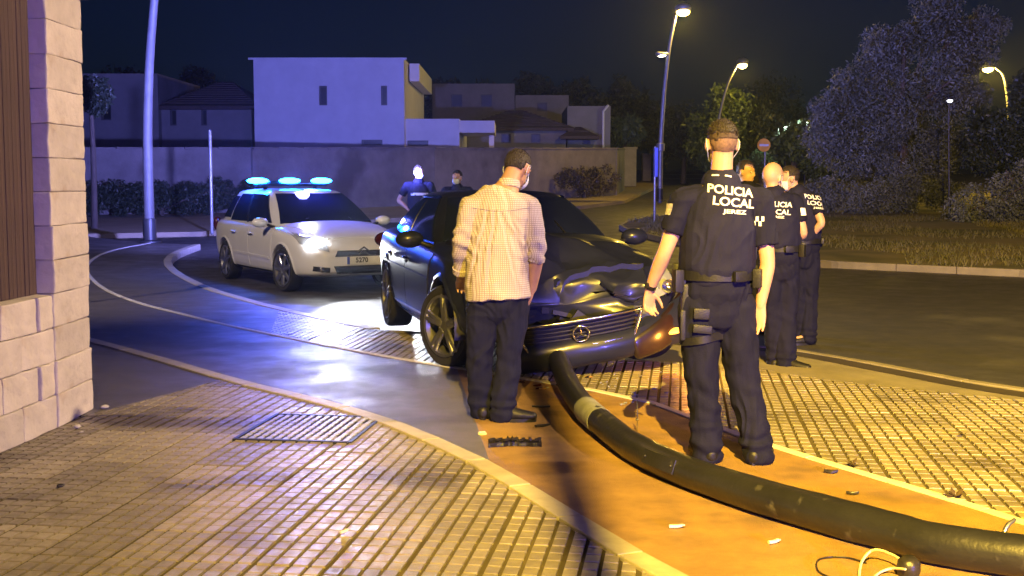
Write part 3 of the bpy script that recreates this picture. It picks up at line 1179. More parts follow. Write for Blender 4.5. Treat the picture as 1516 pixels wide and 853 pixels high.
def tree(label, base, crowns, n, leaf, m, th, r0=.2, limbs=5, group=None, name='tree', k=14, sub=.4):
    """crowns: [(centre, radii)] in world space"""
    base = Vector(base)
    root = empty(name, label, 'tree' if name.endswith('tree') else 'bush', base, 0, group)
    cl = []
    for c, r in crowns:
        cl += [(x[0] - base, x[1]) for x in shell_clumps(c, r, k, sub * (r[0] * r[1] * r[2]) ** (1 / 3))]
    b = NB()
    top = Vector((0, 0, th))
    tube(b, [(0, 0, -.1), (r0 * .3, 0, th * .5), top], [r0, r0 * .8, r0 * .6], 9, sub=3)
    for i in range(limbs):
        e = cl[int(rng.integers(len(cl)))][0]
        mid = top.lerp(e, .5) + Vector((0, 0, .12 * (e - top).length))
        tube(b, [top - Vector((0, 0, .15)), mid, e], [r0 * .5, r0 * .3, r0 * .1], 7, sub=3)
    obj('trunk', b, M_BARK, root, 60)
    obj('crown', leaf_mesh(cl, n, leaf), m, root)
    return root


def pxc(px, py, rpx, Y, ry=None, sq=1.0):
    p = at(px, py, Y)
    r = rpx * Y / F
    return (p, (r, ry or r, r * sq))


Yt = 43.0
tree('big pale-leaved tree spreading over the hedge on the right', P3((1330 - CX) / F * Yt, Yt),
     [pxc(*q, Yt) for q in ((1240, 205, 52), (1268, 135, 45), (1318, 78, 52), (1385, 40, 58), (1440, 72, 44), (1322, 185, 62), (1400, 130, 62), (1395, 215, 58), (1290, 235, 46), (1460, 38, 30), (1345, 255, 46), (1225, 165, 28))],
     70000, .062, M_OLIVE, 2.6, .3, 12, k=44, sub=.30)
Yd = 38.0
tree('dark dense tree at the right edge in front of the pale one', P3((1490 - CX) / F * Yd, Yd),
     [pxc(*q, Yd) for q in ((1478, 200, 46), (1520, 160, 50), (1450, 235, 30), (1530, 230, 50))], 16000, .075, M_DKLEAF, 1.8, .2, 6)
Yg = 35.0
tree('rounded grey-leaved bush low at the right edge', P3((1465 - CX) / F * Yg, Yg),
     [pxc(*q, Yg) for q in ((1430, 315, 34), (1470, 292, 40), (1510, 300, 44), (1548, 290, 50))], 15000, .05, M_OLIVE, .4, .08, 5, name='bush')
Yk = 40.0
tree('long dark hedge under the big tree beyond the dry verge', P3((1290 - CX) / F * Yk, Yk),
     [pxc(q, 292 + random.uniform(-4, 4), 34, Yk, .8) for q in range(1195, 1420, 26)], 22000, .05, M_OLIVE, .3, .07, 6, name='hedge', k=9)
tree('sparse dark bush at the corner of the stone pillar', P3((140 - CX) / F * 32, 32), [pxc(132, 140, 30, 32), pxc(150, 150, 18, 32, sq=.7)], 5000, .06, M_DKLEAF, 3.2, .09, 5)
tree('low dark hedge along the foot of the garden wall on the left', P3((240 - CX) / F * 38.6, 38.6), [pxc(q, 292, 27, 37.9 + (q - 110) / 262 * 1.9, .5) for q in range(90, 390, 18)], 20000, .055, M_DKLEAF, .3, .06, 5, name='hedge', k=8)
tree('dry creeper bush hanging on the end of the garden wall', P3((865 - CX) / F * 54, 54), [pxc(q, 266 + (q - 840) * .05, 24, 52.4 + (q - 826) / 82 * 4.3, .35) for q in range(842, 908, 14)], 6000, .055, leafmat('dry_leaves', (0.07, 0.05, 0.03), (0.035, 0.025, 0.016)), .4, .06, 5, name='bush', k=7)
# tree belt far behind
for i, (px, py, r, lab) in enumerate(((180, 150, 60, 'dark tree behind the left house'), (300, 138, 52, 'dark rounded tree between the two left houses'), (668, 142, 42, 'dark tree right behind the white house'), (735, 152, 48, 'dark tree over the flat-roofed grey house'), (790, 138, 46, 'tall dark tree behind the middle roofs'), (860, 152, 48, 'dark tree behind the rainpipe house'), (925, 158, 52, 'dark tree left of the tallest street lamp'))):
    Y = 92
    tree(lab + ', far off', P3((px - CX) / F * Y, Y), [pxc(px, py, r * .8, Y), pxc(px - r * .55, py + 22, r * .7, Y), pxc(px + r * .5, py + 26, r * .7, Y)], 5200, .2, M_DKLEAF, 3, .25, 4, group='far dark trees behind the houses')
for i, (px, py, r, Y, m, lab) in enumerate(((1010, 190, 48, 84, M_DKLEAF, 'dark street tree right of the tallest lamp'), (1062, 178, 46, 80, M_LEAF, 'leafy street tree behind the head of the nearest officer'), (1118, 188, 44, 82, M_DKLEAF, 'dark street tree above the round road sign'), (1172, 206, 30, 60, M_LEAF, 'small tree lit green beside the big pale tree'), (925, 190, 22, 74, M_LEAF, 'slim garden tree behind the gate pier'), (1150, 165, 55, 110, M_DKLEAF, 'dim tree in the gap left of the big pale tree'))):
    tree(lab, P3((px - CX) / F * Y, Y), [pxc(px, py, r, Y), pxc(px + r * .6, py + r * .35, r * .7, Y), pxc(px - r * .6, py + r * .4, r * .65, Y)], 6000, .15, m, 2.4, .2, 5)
for px, py, r, Y, lab in ((1125, 245, 24, 62, 'clipped green shrub behind the heads of the officers'), (1205, 248, 24, 58, 'round green shrub at the left end of the hedge'), (1060, 240, 24, 70, 'green shrub beyond the crossing stripes')):
    tree(lab, P3((px - CX) / F * Y, Y), [pxc(px, py, r, Y), pxc(px + r * .8, py + 5, r * .8, Y)], 4500, .08, M_LEAF, .5, .06, 4, name='shrub')
# green-white park lamps among those leaves
M_PARK = emat('park_lens', (.75, 1.0, .8), 10.0)
for px, py, lab in ((1193, 186, 'small white park lamp high in the lit green foliage'), (1164, 193, 'small white park lamp left of the lit green foliage')):
    p = at(px, py, 61); bs = P3(p.x, 61.0)
    r = empty('park_lamp', lab, 'park lamp', bs, 0, 'white park lamps in the trees')
    b = NB(); tube(b, [(0, 0, 0), (0, 0, p.z - bs.z)], [.05, .035], 8); obj('pole', b, M_POLED, r, 60)
    b = NB(); ball(b, (0, 0, p.z - bs.z + .08), (.13, .13, .1)); obj('globe', b, M_PARK, r, 180)
    lamp_light('park_light', (0, -.3, p.z - bs.z + .1), 250, (.7, 1, .75), r)
# grass tufts on the verge
def tufts(n):
    P = []
    while len(P) < n:
        x, y = rng.uniform(3, 26), rng.uniform(21, 38)
        if inside((x, y), [(q.x, q.y) for q in vg]) and noise.noise(Vector((x * .4, y * .25, 3))) > -.12:
            P.append((x, y))
    P = np.array(P)
    v = []
    z = np.array([T(y) + .12 for y in P[:, 1]])
    a = rng.uniform(0, 6.28, n)
    h = rng.uniform(.04, .14, n)
    w = .012
    c, s = np.cos(a), np.sin(a)
    lean = rng.uniform(-.07, .07, (n, 2))
    v = np.stack([np.stack([P[:, 0] - c * w, P[:, 1] - s * w, z], 1), np.stack([P[:, 0] + c * w, P[:, 1] + s * w, z], 1), np.stack([P[:, 0] + lean[:, 0], P[:, 1] + lean[:, 1], z + h], 1)], 1).reshape(-1, 3)
    me = bpy.data.meshes.new('grass')
    me.vertices.add(n * 3); me.vertices.foreach_set('co', v.ravel())
    me.loops.add(n * 3); me.loops.foreach_set('vertex_index', np.arange(n * 3))
    me.polygons.add(n); me.polygons.foreach_set('loop_start', np.arange(n) * 3); me.polygons.foreach_set('loop_total', np.full(n, 3))
    me.update()
    return me


M_GRASS = mat('dry_grass', (0.16, 0.14, 0.07), (0.08, 0.085, 0.035), .8, .9)
kind(obj('grass', tufts(26000), M_GRASS), 'stuff')

# ================================================================== SIGNS AND POSTS
M_RED = mat('sign_red_sodium_tint', (0.9, 0.42, 0.03), None, 4, .5)  # orange of the sodium light mixed into the red disc
M_SIGNW = mat('sign_white', (0.75, 0.75, 0.74), None, 4, .5)
M_BLUE = mat('sign_blue', (0.05, 0.09, 0.5), None, 4, .45)
sb = P3((1131 - CX) / F * 44, 44)
r = empty('road_sign', 'round sodium-tinted red no-entry sign on a thin post behind the officers', 'road sign', sb)
sc_ = at(1131, 215, 44) - sb
b = NB(); tube(b, [(0, .05, 0), (0, .05, sc_.z + .2)], [.03, .03], 8); obj('post', b, M_POLE, r, 60)
b = NB(); lathe(b, [(0, -.012), (.225, -.012), (.235, 0), (.225, .012), (0, .012)], 24, 'Y', sc_); obj('disc', b, M_RED, r, 40)
b = NB(); box(b, sc_ + Vector((0, -.016, 0)), (.32, .006, .075)); obj('bar', b, M_SIGNW, r)
ps = gs(969, 329)
r = empty('sign_post', 'thin grey post with a blue panel seen nearly edge-on, on the kerb island', 'sign post', ps)
hz = at(969, 218, ps.y).z - ps.z
b = NB(); tube(b, [(0, 0, 0), (0, 0, hz)], [.035, .033], 10); obj('post', b, M_POLE, r, 60)
b = NB(); box(b, (.02, .0, hz - .42), (.075, .42, .8), bev=.01); obj('panel', b, M_BLUE, r)
pw = P3((314 - CX) / F * 30, 30.0)
r = empty('sign_post', 'pale thin post without a panel behind the white police car', 'sign post', pw)
hz = at(314, 194, 30).z - pw.z
b = NB(); tube(b, [(0, 0, 0), (0, 0, hz)], [.04, .038], 10); obj('post', b, M_POLE, r, 60)
b = NB(); ball(b, (0, 0, hz), (.042, .042, .03)); obj('post_cap', b, M_POLE, r, 60)
py_ = P3((112 - CX) / F * 15, 15.0)
r = empty('road_sign', 'white corner of a triangular sign showing past the stone pillar', 'road sign', py_)
c = at(108, 186, 15) - py_
b = NB(); tube(b, [(0, .05, 0), (0, .05, c.z)], [.03, .03], 8); obj('post', b, M_POLE, r, 60)
b = NB()
tri = [(-.3, .22), (.13, .06), (-.1, -.28)]
va = [b.verts.new((c.x + x, 0, c.z + z)) for x, z in tri]; vb = [b.verts.new((c.x + x, .02, c.z + z)) for x, z in tri]
b.faces.new(va); b.faces.new(list(reversed(vb)))
for i in range(3):
    b.faces.new((va[i], vb[i], vb[(i + 1) % 3], va[(i + 1) % 3]))
bmesh.ops.recalc_face_normals(b, faces=b.faces[:])
obj('triangle', b, M_SIGNW, r)

# ================================================================== CARS
BLUE2 = 16000
M_BLACKPAINT = mat('black_car_paint', (0.014, 0.017, 0.038), (0.011, 0.013, 0.03), 3, 0.33, spec=.35, coat=0.2)
M_WHITEPAINT = mat('white_car_paint', (0.66, 0.65, 0.66), (0.62, 0.61, 0.62), 3, 0.3, coat=0.6)
M_CGLASS = mat('car_glass', (0.010, 0.014, 0.035), (0.008, 0.011, 0.03), 2, 0.06, spec=.8)  # slight blue tint puts beacon light on the panes into the colour
M_TRIM = mat('black_trim', (0.014, 0.014, 0.015), (0.01, 0.01, 0.011), 8, 0.5)
M_TYRE = mat('tyre_rubber', (0.018, 0.018, 0.019), (0.012, 0.012, 0.013), 10, 0.75, bump=.3, bs=60)
M_CHROME = mat('chrome', (0.75, 0.75, 0.78), (0.6, 0.6, 0.63), 6, 0.16, m=1.0)
M_ALLOY = mat('alloy', (0.42, 0.42, 0.44), (0.32, 0.32, 0.34), 6, 0.3, m=.9)
M_LENS = mat('clear_lens', (0.35, 0.37, 0.4), (0.25, 0.26, 0.3), 6, 0.08, spec=.9)
M_REDLENS = mat('red_lens', (0.07, 0.008, 0.006), None, 6, 0.15)
M_HEAD = emat('headlight_glow', (0.92, 0.95, 1.0), 90.0)
M_BEACON = emat('blue_beacon', (0.005, 0.17, 1.0), 130.0)
M_AMBER = emat('amber_bulb', (1.0, 0.33, 0.03), 6.0)
M_PLATE = mat('plate_white', (0.75, 0.75, 0.72), None, 4, .5)
M_INK = mat('plate_ink', (0.02, 0.02, 0.025), None, 4, .6)


def V3(*a):
    return Vector(a)


def shell(stations, sub=2):
    """lower body: stations (x, half width, underside z, shoulder z, crown)"""
    bm = NB()
    rings = []
    for x, w, zb, zs, cr in stations:
        h = zs - zb
        half = [(0, zb), (w * .86, zb), (w * .955, zb + .05), (w * .995, zb + .40 * h), (w, zb + .66 * h), (w * .985, zb + .88 * h), (w * .92, zs), (w * .72, zs + cr * .62), (w * .38, zs + cr * .93), (0, zs + cr)]
        ring = [(x, y, z) for y, z in half] + [(x, -y, z) for y, z in reversed(half[1:-1])]
        rings.append([bm.verts.new(p) for p in ring])
    n = len(rings[0])
    for a, b_ in zip(rings, rings[1:]):
        for k in range(n):
            bm.faces.new((a[k], b_[k], b_[(k + 1) % n], a[(k + 1) % n]))
    bm.faces.new(rings[0]); bm.faces.new(list(reversed(rings[-1])))
    bmesh.ops.recalc_face_normals(bm, faces=bm.faces[:])
    return bm


def finish(bm, sub, cuts=(), name='body'):
    me = bpy.data.meshes.new('t'); bm.to_mesh(me); bm.free()
    o = bpy.data.objects.new('t', me); COL.objects.link(o)
    if sub:
        s = o.modifiers.new('s', 'SUBSURF'); s.levels = sub; s.render_levels = sub
    tmp = []
    for cb in cuts:
        m2 = bpy.data.meshes.new('c'); cb.to_mesh(m2); cb.free()
        c = bpy.data.objects.new('c', m2); COL.objects.link(c); c.hide_render = True
        bo = o.modifiers.new('b', 'BOOLEAN'); bo.operation = 'DIFFERENCE'; bo.solver = 'EXACT'; bo.object = c
        tmp.append(c)
    r = evalmesh(o, name)
    for q in [o] + tmp:
        m_ = q.data; bpy.data.objects.remove(q); bpy.data.meshes.remove(m_)
    return r


class Cabin:
    """greenhouse surface: s 0..3 goes front, side, rear; t 0..1 belt to roof"""

    def __init__(s, base, roof, bulge=.03, crown=.05):
        s.b, s.r, s.bulge, s.crown = base, roof, bulge, crown

    @staticmethod
    def ring(d, q):
        xf, xr, w, bow, bowr, z, sb = d
        if q <= 1:
            y = w * math.sin(q * math.pi / 2) ** 1.0 if False else w * q
            return V3(xf - bow * q * q, y, z)
        if q <= 2:
            t = q - 1
            x = (xf - bow) + ((xr + bowr) - (xf - bow)) * t
            return V3(x, w + sb * math.sin(math.pi * t), z)
        t = 3 - q
        return V3(xr + bowr * t * t, w * t, z)

    def P(s, q, t, side=1):
        a, b_ = s.ring(s.b, q), s.ring(s.r, q)
        p = a.lerp(b_, t)
        k = math.sin(math.pi * t) * s.bulge
        c = V3((s.b[0] + s.b[1]) / 2, 0, p.z)
        d = p - c
        if q <= 1 or q >= 2:
            p.x += math.copysign(k, d.x)
            p.z += k * .6
        else:
            p.y += k
        return V3(p.x, p.y * side, p.z)

    def mesh(s):
        bm = NB()
        qs = [i / 5 for i in range(5)] + [.93, 1.07] + [1 + i / 8 for i in range(1, 8)] + [1.93, 2.07] + [2 + i / 5 for i in range(1, 6)]
        full = [(q, 1) for q in qs] + [(q, -1) for q in reversed(qs[1:-1])]
        rows = []
        for t in (-.12, 0, .25, .5, .75, .92, 1.0):
            rows.append([bm.verts.new(s.P(q, t, sd)) for q, sd in full])
        for k, dz in ((.88, .55), (.62, .85), (.3, .98)):
            c = V3((s.r[0] + s.r[1]) / 2, 0, s.r[5])
            rows.append([bm.verts.new(c + (s.P(q, 1, sd) - c) * k + V3(0, 0, s.crown * dz)) for q, sd in full])
        n = len(full)
        for a, b_ in zip(rows, rows[1:]):
            for k in range(n):
                bm.faces.new((a[k], a[(k + 1) % n], b_[(k + 1) % n], b_[k]))
        bm.faces.new(rows[-1]); bm.faces.new(list(reversed(rows[0])))
        bmesh.ops.recalc_face_normals(bm, faces=bm.faces[:])
        return bm

    def patch(s, q0, q1, t0, t1, side=1, off=.006, nq=10, nt=8, both=False, tq=None, thick=.012):
        """piece of the surface, set proud by off; both = mirrored across the middle; tq(u) -> (t0, t1) outline"""
        bm = NB()
        us = [i / nq for i in range(nq + 1)]
        cols = []
        seq = [(u, side) for u in us]
        if both:
            seq = [(u, -1) for u in reversed(us)] + [(u, 1) for u in us[1:]] if q0 == 0 else [(u, 1) for u in us] + [(u, -1) for u in reversed(us[:-1])]
        for u, sd in seq:
            q = q0 + (q1 - q0) * u
            a, b_ = tq(u) if tq else (t0, t1)
            col = []
            for j in range(nt + 1):
                t = a + (b_ - a) * j / nt
                e = 1e-3
                p = s.P(q, t, sd)
                dq = s.P(min(q + e, 3), t, sd) - s.P(max(q - e, 0), t, sd)
                dt = s.P(q, t + e, sd) - s.P(q, t - e, sd)
                nn = dq.cross(dt).normalized()
                c = V3((s.b[0] + s.b[1]) / 2, 0, s.b[5])
                if nn.dot(p - c) < 0:
                    nn = -nn
                col.append((p + nn * off, p - nn * thick))
            cols.append(col)
        F_ = [[bm.verts.new(p[0]) for p in c] for c in cols]
        B_ = [[bm.verts.new(p[1]) for p in c] for c in cols]
        m, n = len(F_), nt + 1
        for i in range(m - 1):
            for j in range(n - 1):
                bm.faces.new((F_[i][j], F_[i + 1][j], F_[i + 1][j + 1], F_[i][j + 1]))
        for i in range(m - 1):
            for j in (0, n - 1):
                bm.faces.new((F_[i][j], F_[i + 1][j], B_[i + 1][j], B_[i][j]))
        for j in range(n - 1):
            for i in (0, m - 1):
                bm.faces.new((F_[i][j], F_[i][j + 1], B_[i][j + 1], B_[i][j]))
        bmesh.ops.recalc_face_normals(bm, faces=bm.faces[:])
        return bm


def drape(tree, fn, nu, nv, dirv, off=.004, skirt=.012, far=3.0):
    """grid of points fn(u, v) dropped along dirv onto the body and set proud"""
    bm = NB()
    d = Vector(dirv).normalized()
    G = []
    for i in range(nu + 1):
        row = []
        for j in range(nv + 1):
            p = Vector(fn(i / nu, j / nv)) - d * far
            h = tree.ray_cast(p, d, far * 2)
            q = (h[0] if h[0] is not None else p + d * far)
            row.append((q - d * off, q + d * skirt))
        G.append(row)
    A = [[bm.verts.new(p[0]) for p in r] for r in G]
    B = [[bm.verts.new(p[1]) for p in r] for r in G]
    for i in range(nu):
        for j in range(nv):
            bm.faces.new((A[i][j], A[i + 1][j], A[i + 1][j + 1], A[i][j + 1]))
        for j in (0, nv):
            bm.faces.new((A[i][j], A[i + 1][j], B[i + 1][j], B[i][j]))
    for j in range(nv):
        for i in (0, nu):
            bm.faces.new((A[i][j], A[i][j + 1], B[i][j + 1], B[i][j]))
    bmesh.ops.recalc_face_normals(bm, faces=bm.faces[:])
    return bm


def quad(a, b, c, d):
    """bilinear corners a(0,0) b(1,0) c(1,1) d(0,1)"""
    a, b, c, d = map(Vector, (a, b, c, d))
    return lambda u, v: (a * (1 - u) + b * u) * (1 - v) + (d * (1 - u) + c * u) * v


def outline(pts):
    """region between a lower and upper polyline: pts = ([lower], [upper]) each (x, z) lists of equal length"""
    lo, up = pts

    def f(u, v):
        k = u * (len(lo) - 1)
        i = min(int(k), len(lo) - 2)
        t = k - i
        a = Vector(lo[i]).lerp(Vector(lo[i + 1]), t)
        b = Vector(up[i]).lerp(Vector(up[i + 1]), t)
        p = a.lerp(b, v)
        return (p[0], 0, p[1])
    return f


def wheel(root, x, y, r, w, steer=0.0, spokes=5, twin=False, rim_r=.74, mr=None):
    s = 1 if y > 0 else -1
    e = bpy.data.objects.new('wheel', None); e.location = (x, y, r); e.rotation_euler = (0, 0, steer); link(e, root)
    b = NB()
    lathe(b, [(r * rim_r, -w / 2 + .01), (r * .93, -w / 2), (r * .985, -w / 2 + .02), (r, -w / 2 + .05), (r, w / 2 - .05), (r * .985, w / 2 - .02), (r * .93, w / 2), (r * rim_r, w / 2 - .01)], 40, 'Y')
    for k in range(3):
        pass
    bmesh.ops.recalc_face_normals(b, faces=b.faces[:])
    obj('tyre', b, M_TYRE, e, 40)
    b = NB()
    R_ = r * rim_r
    f = s * w / 2
    lathe(b, [(R_ + .002, -s * (w / 2 - .012)), (R_ - .02, -s * w * .2), (R_ - .02, f * .55), (R_ + .002, f * .95), (R_ + .006, f * 1.02), (R_ - .016, f * .98), (R_ - .03, f * .62)], 40, 'Y')
    lathe(b, [(.0, f * .5), (.07, f * .5), (.075, f * .82), (.05, f * .9), (.0, f * .9)], 20, 'Y')
    for k in range(spokes):
        for tw in ((-.12, .12) if twin else (0,)):
            a = 2 * math.pi * k / spokes + tw + .3
            dx, dz = math.cos(a), math.sin(a)
            w0, w1 = (.028, .02) if twin else (.045, .032)
            tube(b, [(dx * .05, f * .80, dz * .05), (dx * R_ * .6, f * .90, dz * R_ * .6), (dx * (R_ - .005), f * .86, dz * (R_ - .005))], [(w0, .02), ((w0 + w1) / 2, .018), (w1, .02)], 8, ref=(-dz, 0, dx))
    bmesh.ops.recalc_face_normals(b, faces=b.faces[:])
    obj('rim', b, mr or M_ALLOY, e, 35)
    b = NB(); lathe(b, [(0, f * .1), (R_ * .8, f * .1), (R_ * .8, f * .2), (0, f * .2)], 28, 'Y'); bmesh.ops.recalc_face_normals(b, faces=b.faces[:])
    obj('brake_disc', b, M_TRIM, e, 40)
    return e


def arch_cutter(x, r, w, side):
    b = NB()
    lathe(b, [(0, 0), (r, 0), (r, w), (0, w)], 40, 'Y')
    bmesh.ops.remove_doubles(b, verts=b.verts[:], dist=1e-5)
    bmesh.ops.translate(b, vec=(x, side if side > 0 else side - w, 0), verts=b.verts[:])
    bmesh.ops.recalc_face_normals(b, faces=b.faces[:])
    return b


def raised(bm, dz):
    bmesh.ops.translate(bm, vec=(0, 0, dz), verts=bm.verts[:]); return bm


def arch_liner(root, x, z, r, w, s, y_out):
    b = NB()
    prof = [(r + .004, 0), (r + .004, w), (0, w)]
    lathe(b, [(q[0], -s * q[1]) for q in prof], 32, 'Y', (x, s * y_out, z))
    for v in list(b.verts):
        if v.co.z < z - .1:
            b.verts.remove(v)
    obj('arch_liner', b, M_TRIM, root, 40)


def arch_lip(root, x, z, r, s, tree, m, wd=.03):
    """flared edge that follows the body round the wheel opening"""
    b = NB()
    prev = None
    for k in range(25):
        a = R(-6) + (math.pi + R(12)) * k / 24
        pts = []
        for rr, o in ((r - .006, -.02), (r + .004, .012), (r + wd, .009), (r + wd + .012, -.004)):
            px, pz = x + math.cos(a) * rr, z + math.sin(a) * rr
            h = tree.ray_cast(V3(x + math.cos(a) * max(rr, r + .012), s * 2, z + math.sin(a) * max(rr, r + .012)), V3(0, -s, 0), 4)
            y = abs(h[0].y) if h[0] is not None else .85
            pts.append(b.verts.new((px, s * (y + o), pz)))
        if prev:
            for i in range(3):
                b.faces.new((prev[i], pts[i], pts[i + 1], prev[i + 1]))
        prev = pts
    bmesh.ops.recalc_face_normals(b, faces=b.faces[:])
    obj('arch_lip', b, m, root, 50)


def mirror(root, x, y, z, s, m):
    b = NB()
    ball(b, (x, s * y, z), (.085, .125, .075), 16, 12)
    for v in b.verts:
        if v.co.x < x - .03:
            v.co.x = x - .03 - (x - .03 - v.co.x) * .25
    mi = obj('wing_mirror', b, m, root, 180)
    b = NB(); tube(b, [(x + .02, s * (y - .1), z - .03), (x + .03, s * (y - .2), z - .07)], [(.03, .02), (.04, .025)], 8); obj('arm', b, M_TRIM, mi, 60)
    b = NB(); ball(b, (x - .052, s * y, z), (.006, .095, .055), 14, 8); obj('mirror_glass', b, M_CHROME, mi, 180)
    return mi


def text_on_car(root, tree, s, size, org, right, up, nrm, m, name='lettering', wide=1.0, bold=0.0):
    me = text_mesh(s, size, bold, wide)
    bm = project(me, tree, Vector(org), Vector(right), Vector(up), Vector(nrm), .004, 1)
    return obj(name, bm, m, root)


# ------------------------------------------------------------------ white police car
pw_r = Vector((-4.60, 20.28, ROAD)); pw_f = Vector((-3.24, 17.98, ROAD))
hd_ = (pw_f - pw_r).normalized(); lf_ = Vector((-hd_.y, hd_.x, 0))
pc_c = (pw_r + pw_f) / 2 + lf_ * .80
pc = empty('police_car', 'white hatchback police car with blue roof beacons flashing and one headlight glaring', 'police car', pc_c, math.atan2(hd_.y, hd_.x))
st = [(-2.06, .66, .50, .86, .02), (-2.03, .79, .36, .93, .05), (-1.85, .86, .27, .97, .06), (-1.3, .892, .22, .975, .06), (-.5, .895, .20, .955, .06), (.4, .895, .20, .93, .07), (.95, .893, .20, .91, .10), (1.35, .885, .21, .87, .10), (1.75, .85, .22, .80, .09), (2.05, .76, .24, .70, .07), (2.2, .60, .28, .60, .05), (2.24, .46, .34, .54, .03)]
full = finish(shell(st), 2)
T0 = bvh(full)
cut = [raised(arch_cutter(x, .365, .35, s * .62), .315) for x in (-1.3, 1.3) for s in (1, -1)]
bodym = finish(shell(st), 2, cut)
obj('body', bodym, M_WHITEPAINT, pc, 40)
cb = Cabin((1.12, -1.92, .80, .22, .16, .93, .02), (.22, -1.60, .575, .10, .10, 1.415, .015), .03, .055)
cab = finish(cb.mesh(), 1, name='cabin'); obj('cabin', cab, M_WHITEPAINT, pc, 40)
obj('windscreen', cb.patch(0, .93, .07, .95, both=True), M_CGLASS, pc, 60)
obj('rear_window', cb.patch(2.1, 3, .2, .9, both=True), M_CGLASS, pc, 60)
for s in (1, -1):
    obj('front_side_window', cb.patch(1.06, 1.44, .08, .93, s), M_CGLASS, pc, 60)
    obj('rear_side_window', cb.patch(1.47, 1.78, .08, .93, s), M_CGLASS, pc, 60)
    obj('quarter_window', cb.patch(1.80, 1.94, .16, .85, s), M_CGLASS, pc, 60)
    obj('window_pillar', cb.patch(1.44, 1.47, .05, .95, s, off=.004), M_TRIM, pc, 60)
    d1 = obj('front_door', drape(T0, outline(([(-.10, .30), (.30, .29), (.86, .31)], [(-.10, .90), (.30, .89), (.92, .86)])), 16, 12, (0, -s, 0), .006), M_WHITEPAINT, pc, 40)
    d2 = obj('rear_door', drape(T0, outline(([(-.83, .40), (-.72, .33), (-.115, .30)], [(-1.12, .91), (-.7, .91), (-.115, .90)])), 14, 12, (0, -s, 0), .006), M_WHITEPAINT, pc, 40)
    for dd, hx in ((d1, .02), (d2, -.78)):
        b = NB(); tube(b, [(hx - .09, s * .915, .80), (hx, s * .93, .805), (hx + .09, s * .918, .80)], [.012, .015, .012], 8, sub=3); obj('door_handle', b, M_WHITEPAINT, dd, 60)
    b = drape(T0, outline(([(-.8, .46), (.8, .44)], [(-.8, .50), (.8, .48)])), 16, 2, (0, -s, 0), .016); obj('rubbing_strip', b, M_WHITEPAINT, pc, 40)
    b = drape(T0, outline(([(-.86, .21), (.86, .21)], [(-.86, .275), (.86, .275)])), 16, 2, (0, -s, 0), .008); obj('sill', b, M_TRIM, pc, 40)
    mirror(pc, .74, .99, .98, s, M_WHITEPAINT)
    for x in (-1.3, 1.3):
        arch_lip(pc, x, .315, .368, s, T0, M_WHITEPAINT, .028); arch_liner(pc, x, .315, .368, .26, s, .855)
        wheel(pc, x, s * .775, .315, .205, .12 if x > 0 else 0, 7, mr=M_ALLOY)
    # headlights
    b = drape(T0, lambda u, v, s=s: (0, s * (.50 + .30 * u), .60 + .11 * u + (.12 + .05 * u) * v), 10, 6, (-1, 0, 0), .012)
    hl = obj('headlight', b, M_LENS, pc, 60)
    hp = T0.ray_cast(V3(4, s * .62, .71), V3(-1, 0, 0))[0]
    b = NB(); ball(b, hp + V3(.0, 0, 0), (.045, .16, .095)); obj('lamp_bulb', b, M_HEAD, hl, 180)
    b = drape(T0, lambda u, v, s=s: (0, s * (.50 + .2 * u), .315 + .07 * v + .02 * u), 6, 4, (-1, 0, 0), .006); fl = obj('fog_light_surround', b, M_TRIM, pc, 60)
    hq = T0.ray_cast(V3(4, s * .60, .36), V3(-1, 0, 0))[0]
    b = NB(); ball(b, hq, (.02, .04, .04)); obj('fog_light', b, M_CHROME, fl, 180)
    b = NB(); ball(b, (-1.97, s * .78, .88), (.06, .07, .12)); obj('tail_light', b, M_REDLENS, pc, 180)
obj('bonnet', drape(T0, quad((.98, -.74, 0), (.98, .74, 0), (1.98, .52, 0), (1.98, -.52, 0)), 16, 14, (0, 0, -1), .006), M_WHITEPAINT, pc, 40)
g1 = obj('upper_grille', drape(T0, lambda u, v: (0, (u - .5) * (.86 - .1 * v), .535 + .085 * v), 16, 4, (-1, 0, 0), .004), M_TRIM, pc, 60)
g2 = obj('lower_grille', drape(T0, lambda u, v: (0, (u - .5) * (.78 + .12 * v), .29 + .115 * v), 16, 4, (-1, 0, 0), .004), M_TRIM, pc, 60)
for z in (.325, .365):
    b = drape(T0, lambda u, v, z=z: (0, (u - .5) * .74, z + .008 * v), 12, 1, (-1, 0, 0), .010); obj('grille_bar', b, M_TRIM, g2, 60)
# double chevron badge with its chrome wings
b = NB()
xg = T0.ray_cast(V3(4, 0, .6), V3(-1, 0, 0))[0].x
for z in (.585, .632):
    for s in (1, -1):
        tube(b, [(xg + .03, 0, z + .03), (xg + .02, s * .085, z - .025)], [(.016, .012), (.013, .01)], 8)
        if True:
            tube(b, [(xg + .015, s * .1, z - .03), (xg + .0, s * .3, z - .028), (xg - .06, s * .45, z - .02)], [.008, .007, .005], 6, sub=3)
obj('chevron_badge', b, M_CHROME, pc, 60)
pl = drape(T0, lambda u, v: (0, (u - .5) * .52, .425 + .11 * v), 10, 3, (-1, 0, 0), .012)
plo = obj('number_plate', pl, M_PLATE, pc, 60)
Tp = bvh(plo.data)
text_on_car(plo, Tp, '5270', .095, (2.3, -.035, .48), (0, 1, 0), (0, 0, 1), (1, 0, 0), M_INK, 'plate_lettering', 1.0, .003)
obj('plate_band', drape(Tp, lambda u, v: (0, -.258 + .04 * u, .428 + .104 * v), 2, 2, (-1, 0, 0), .004), M_BLUE, plo, 60)
for s in (1, -1):
    b = NB(); tube(b, [(.95, s * .35, 1.03), (.70, s * .1 + .2, 1.115)], [.008, .005], 6); obj('wiper', b, M_TRIM, pc, 60)
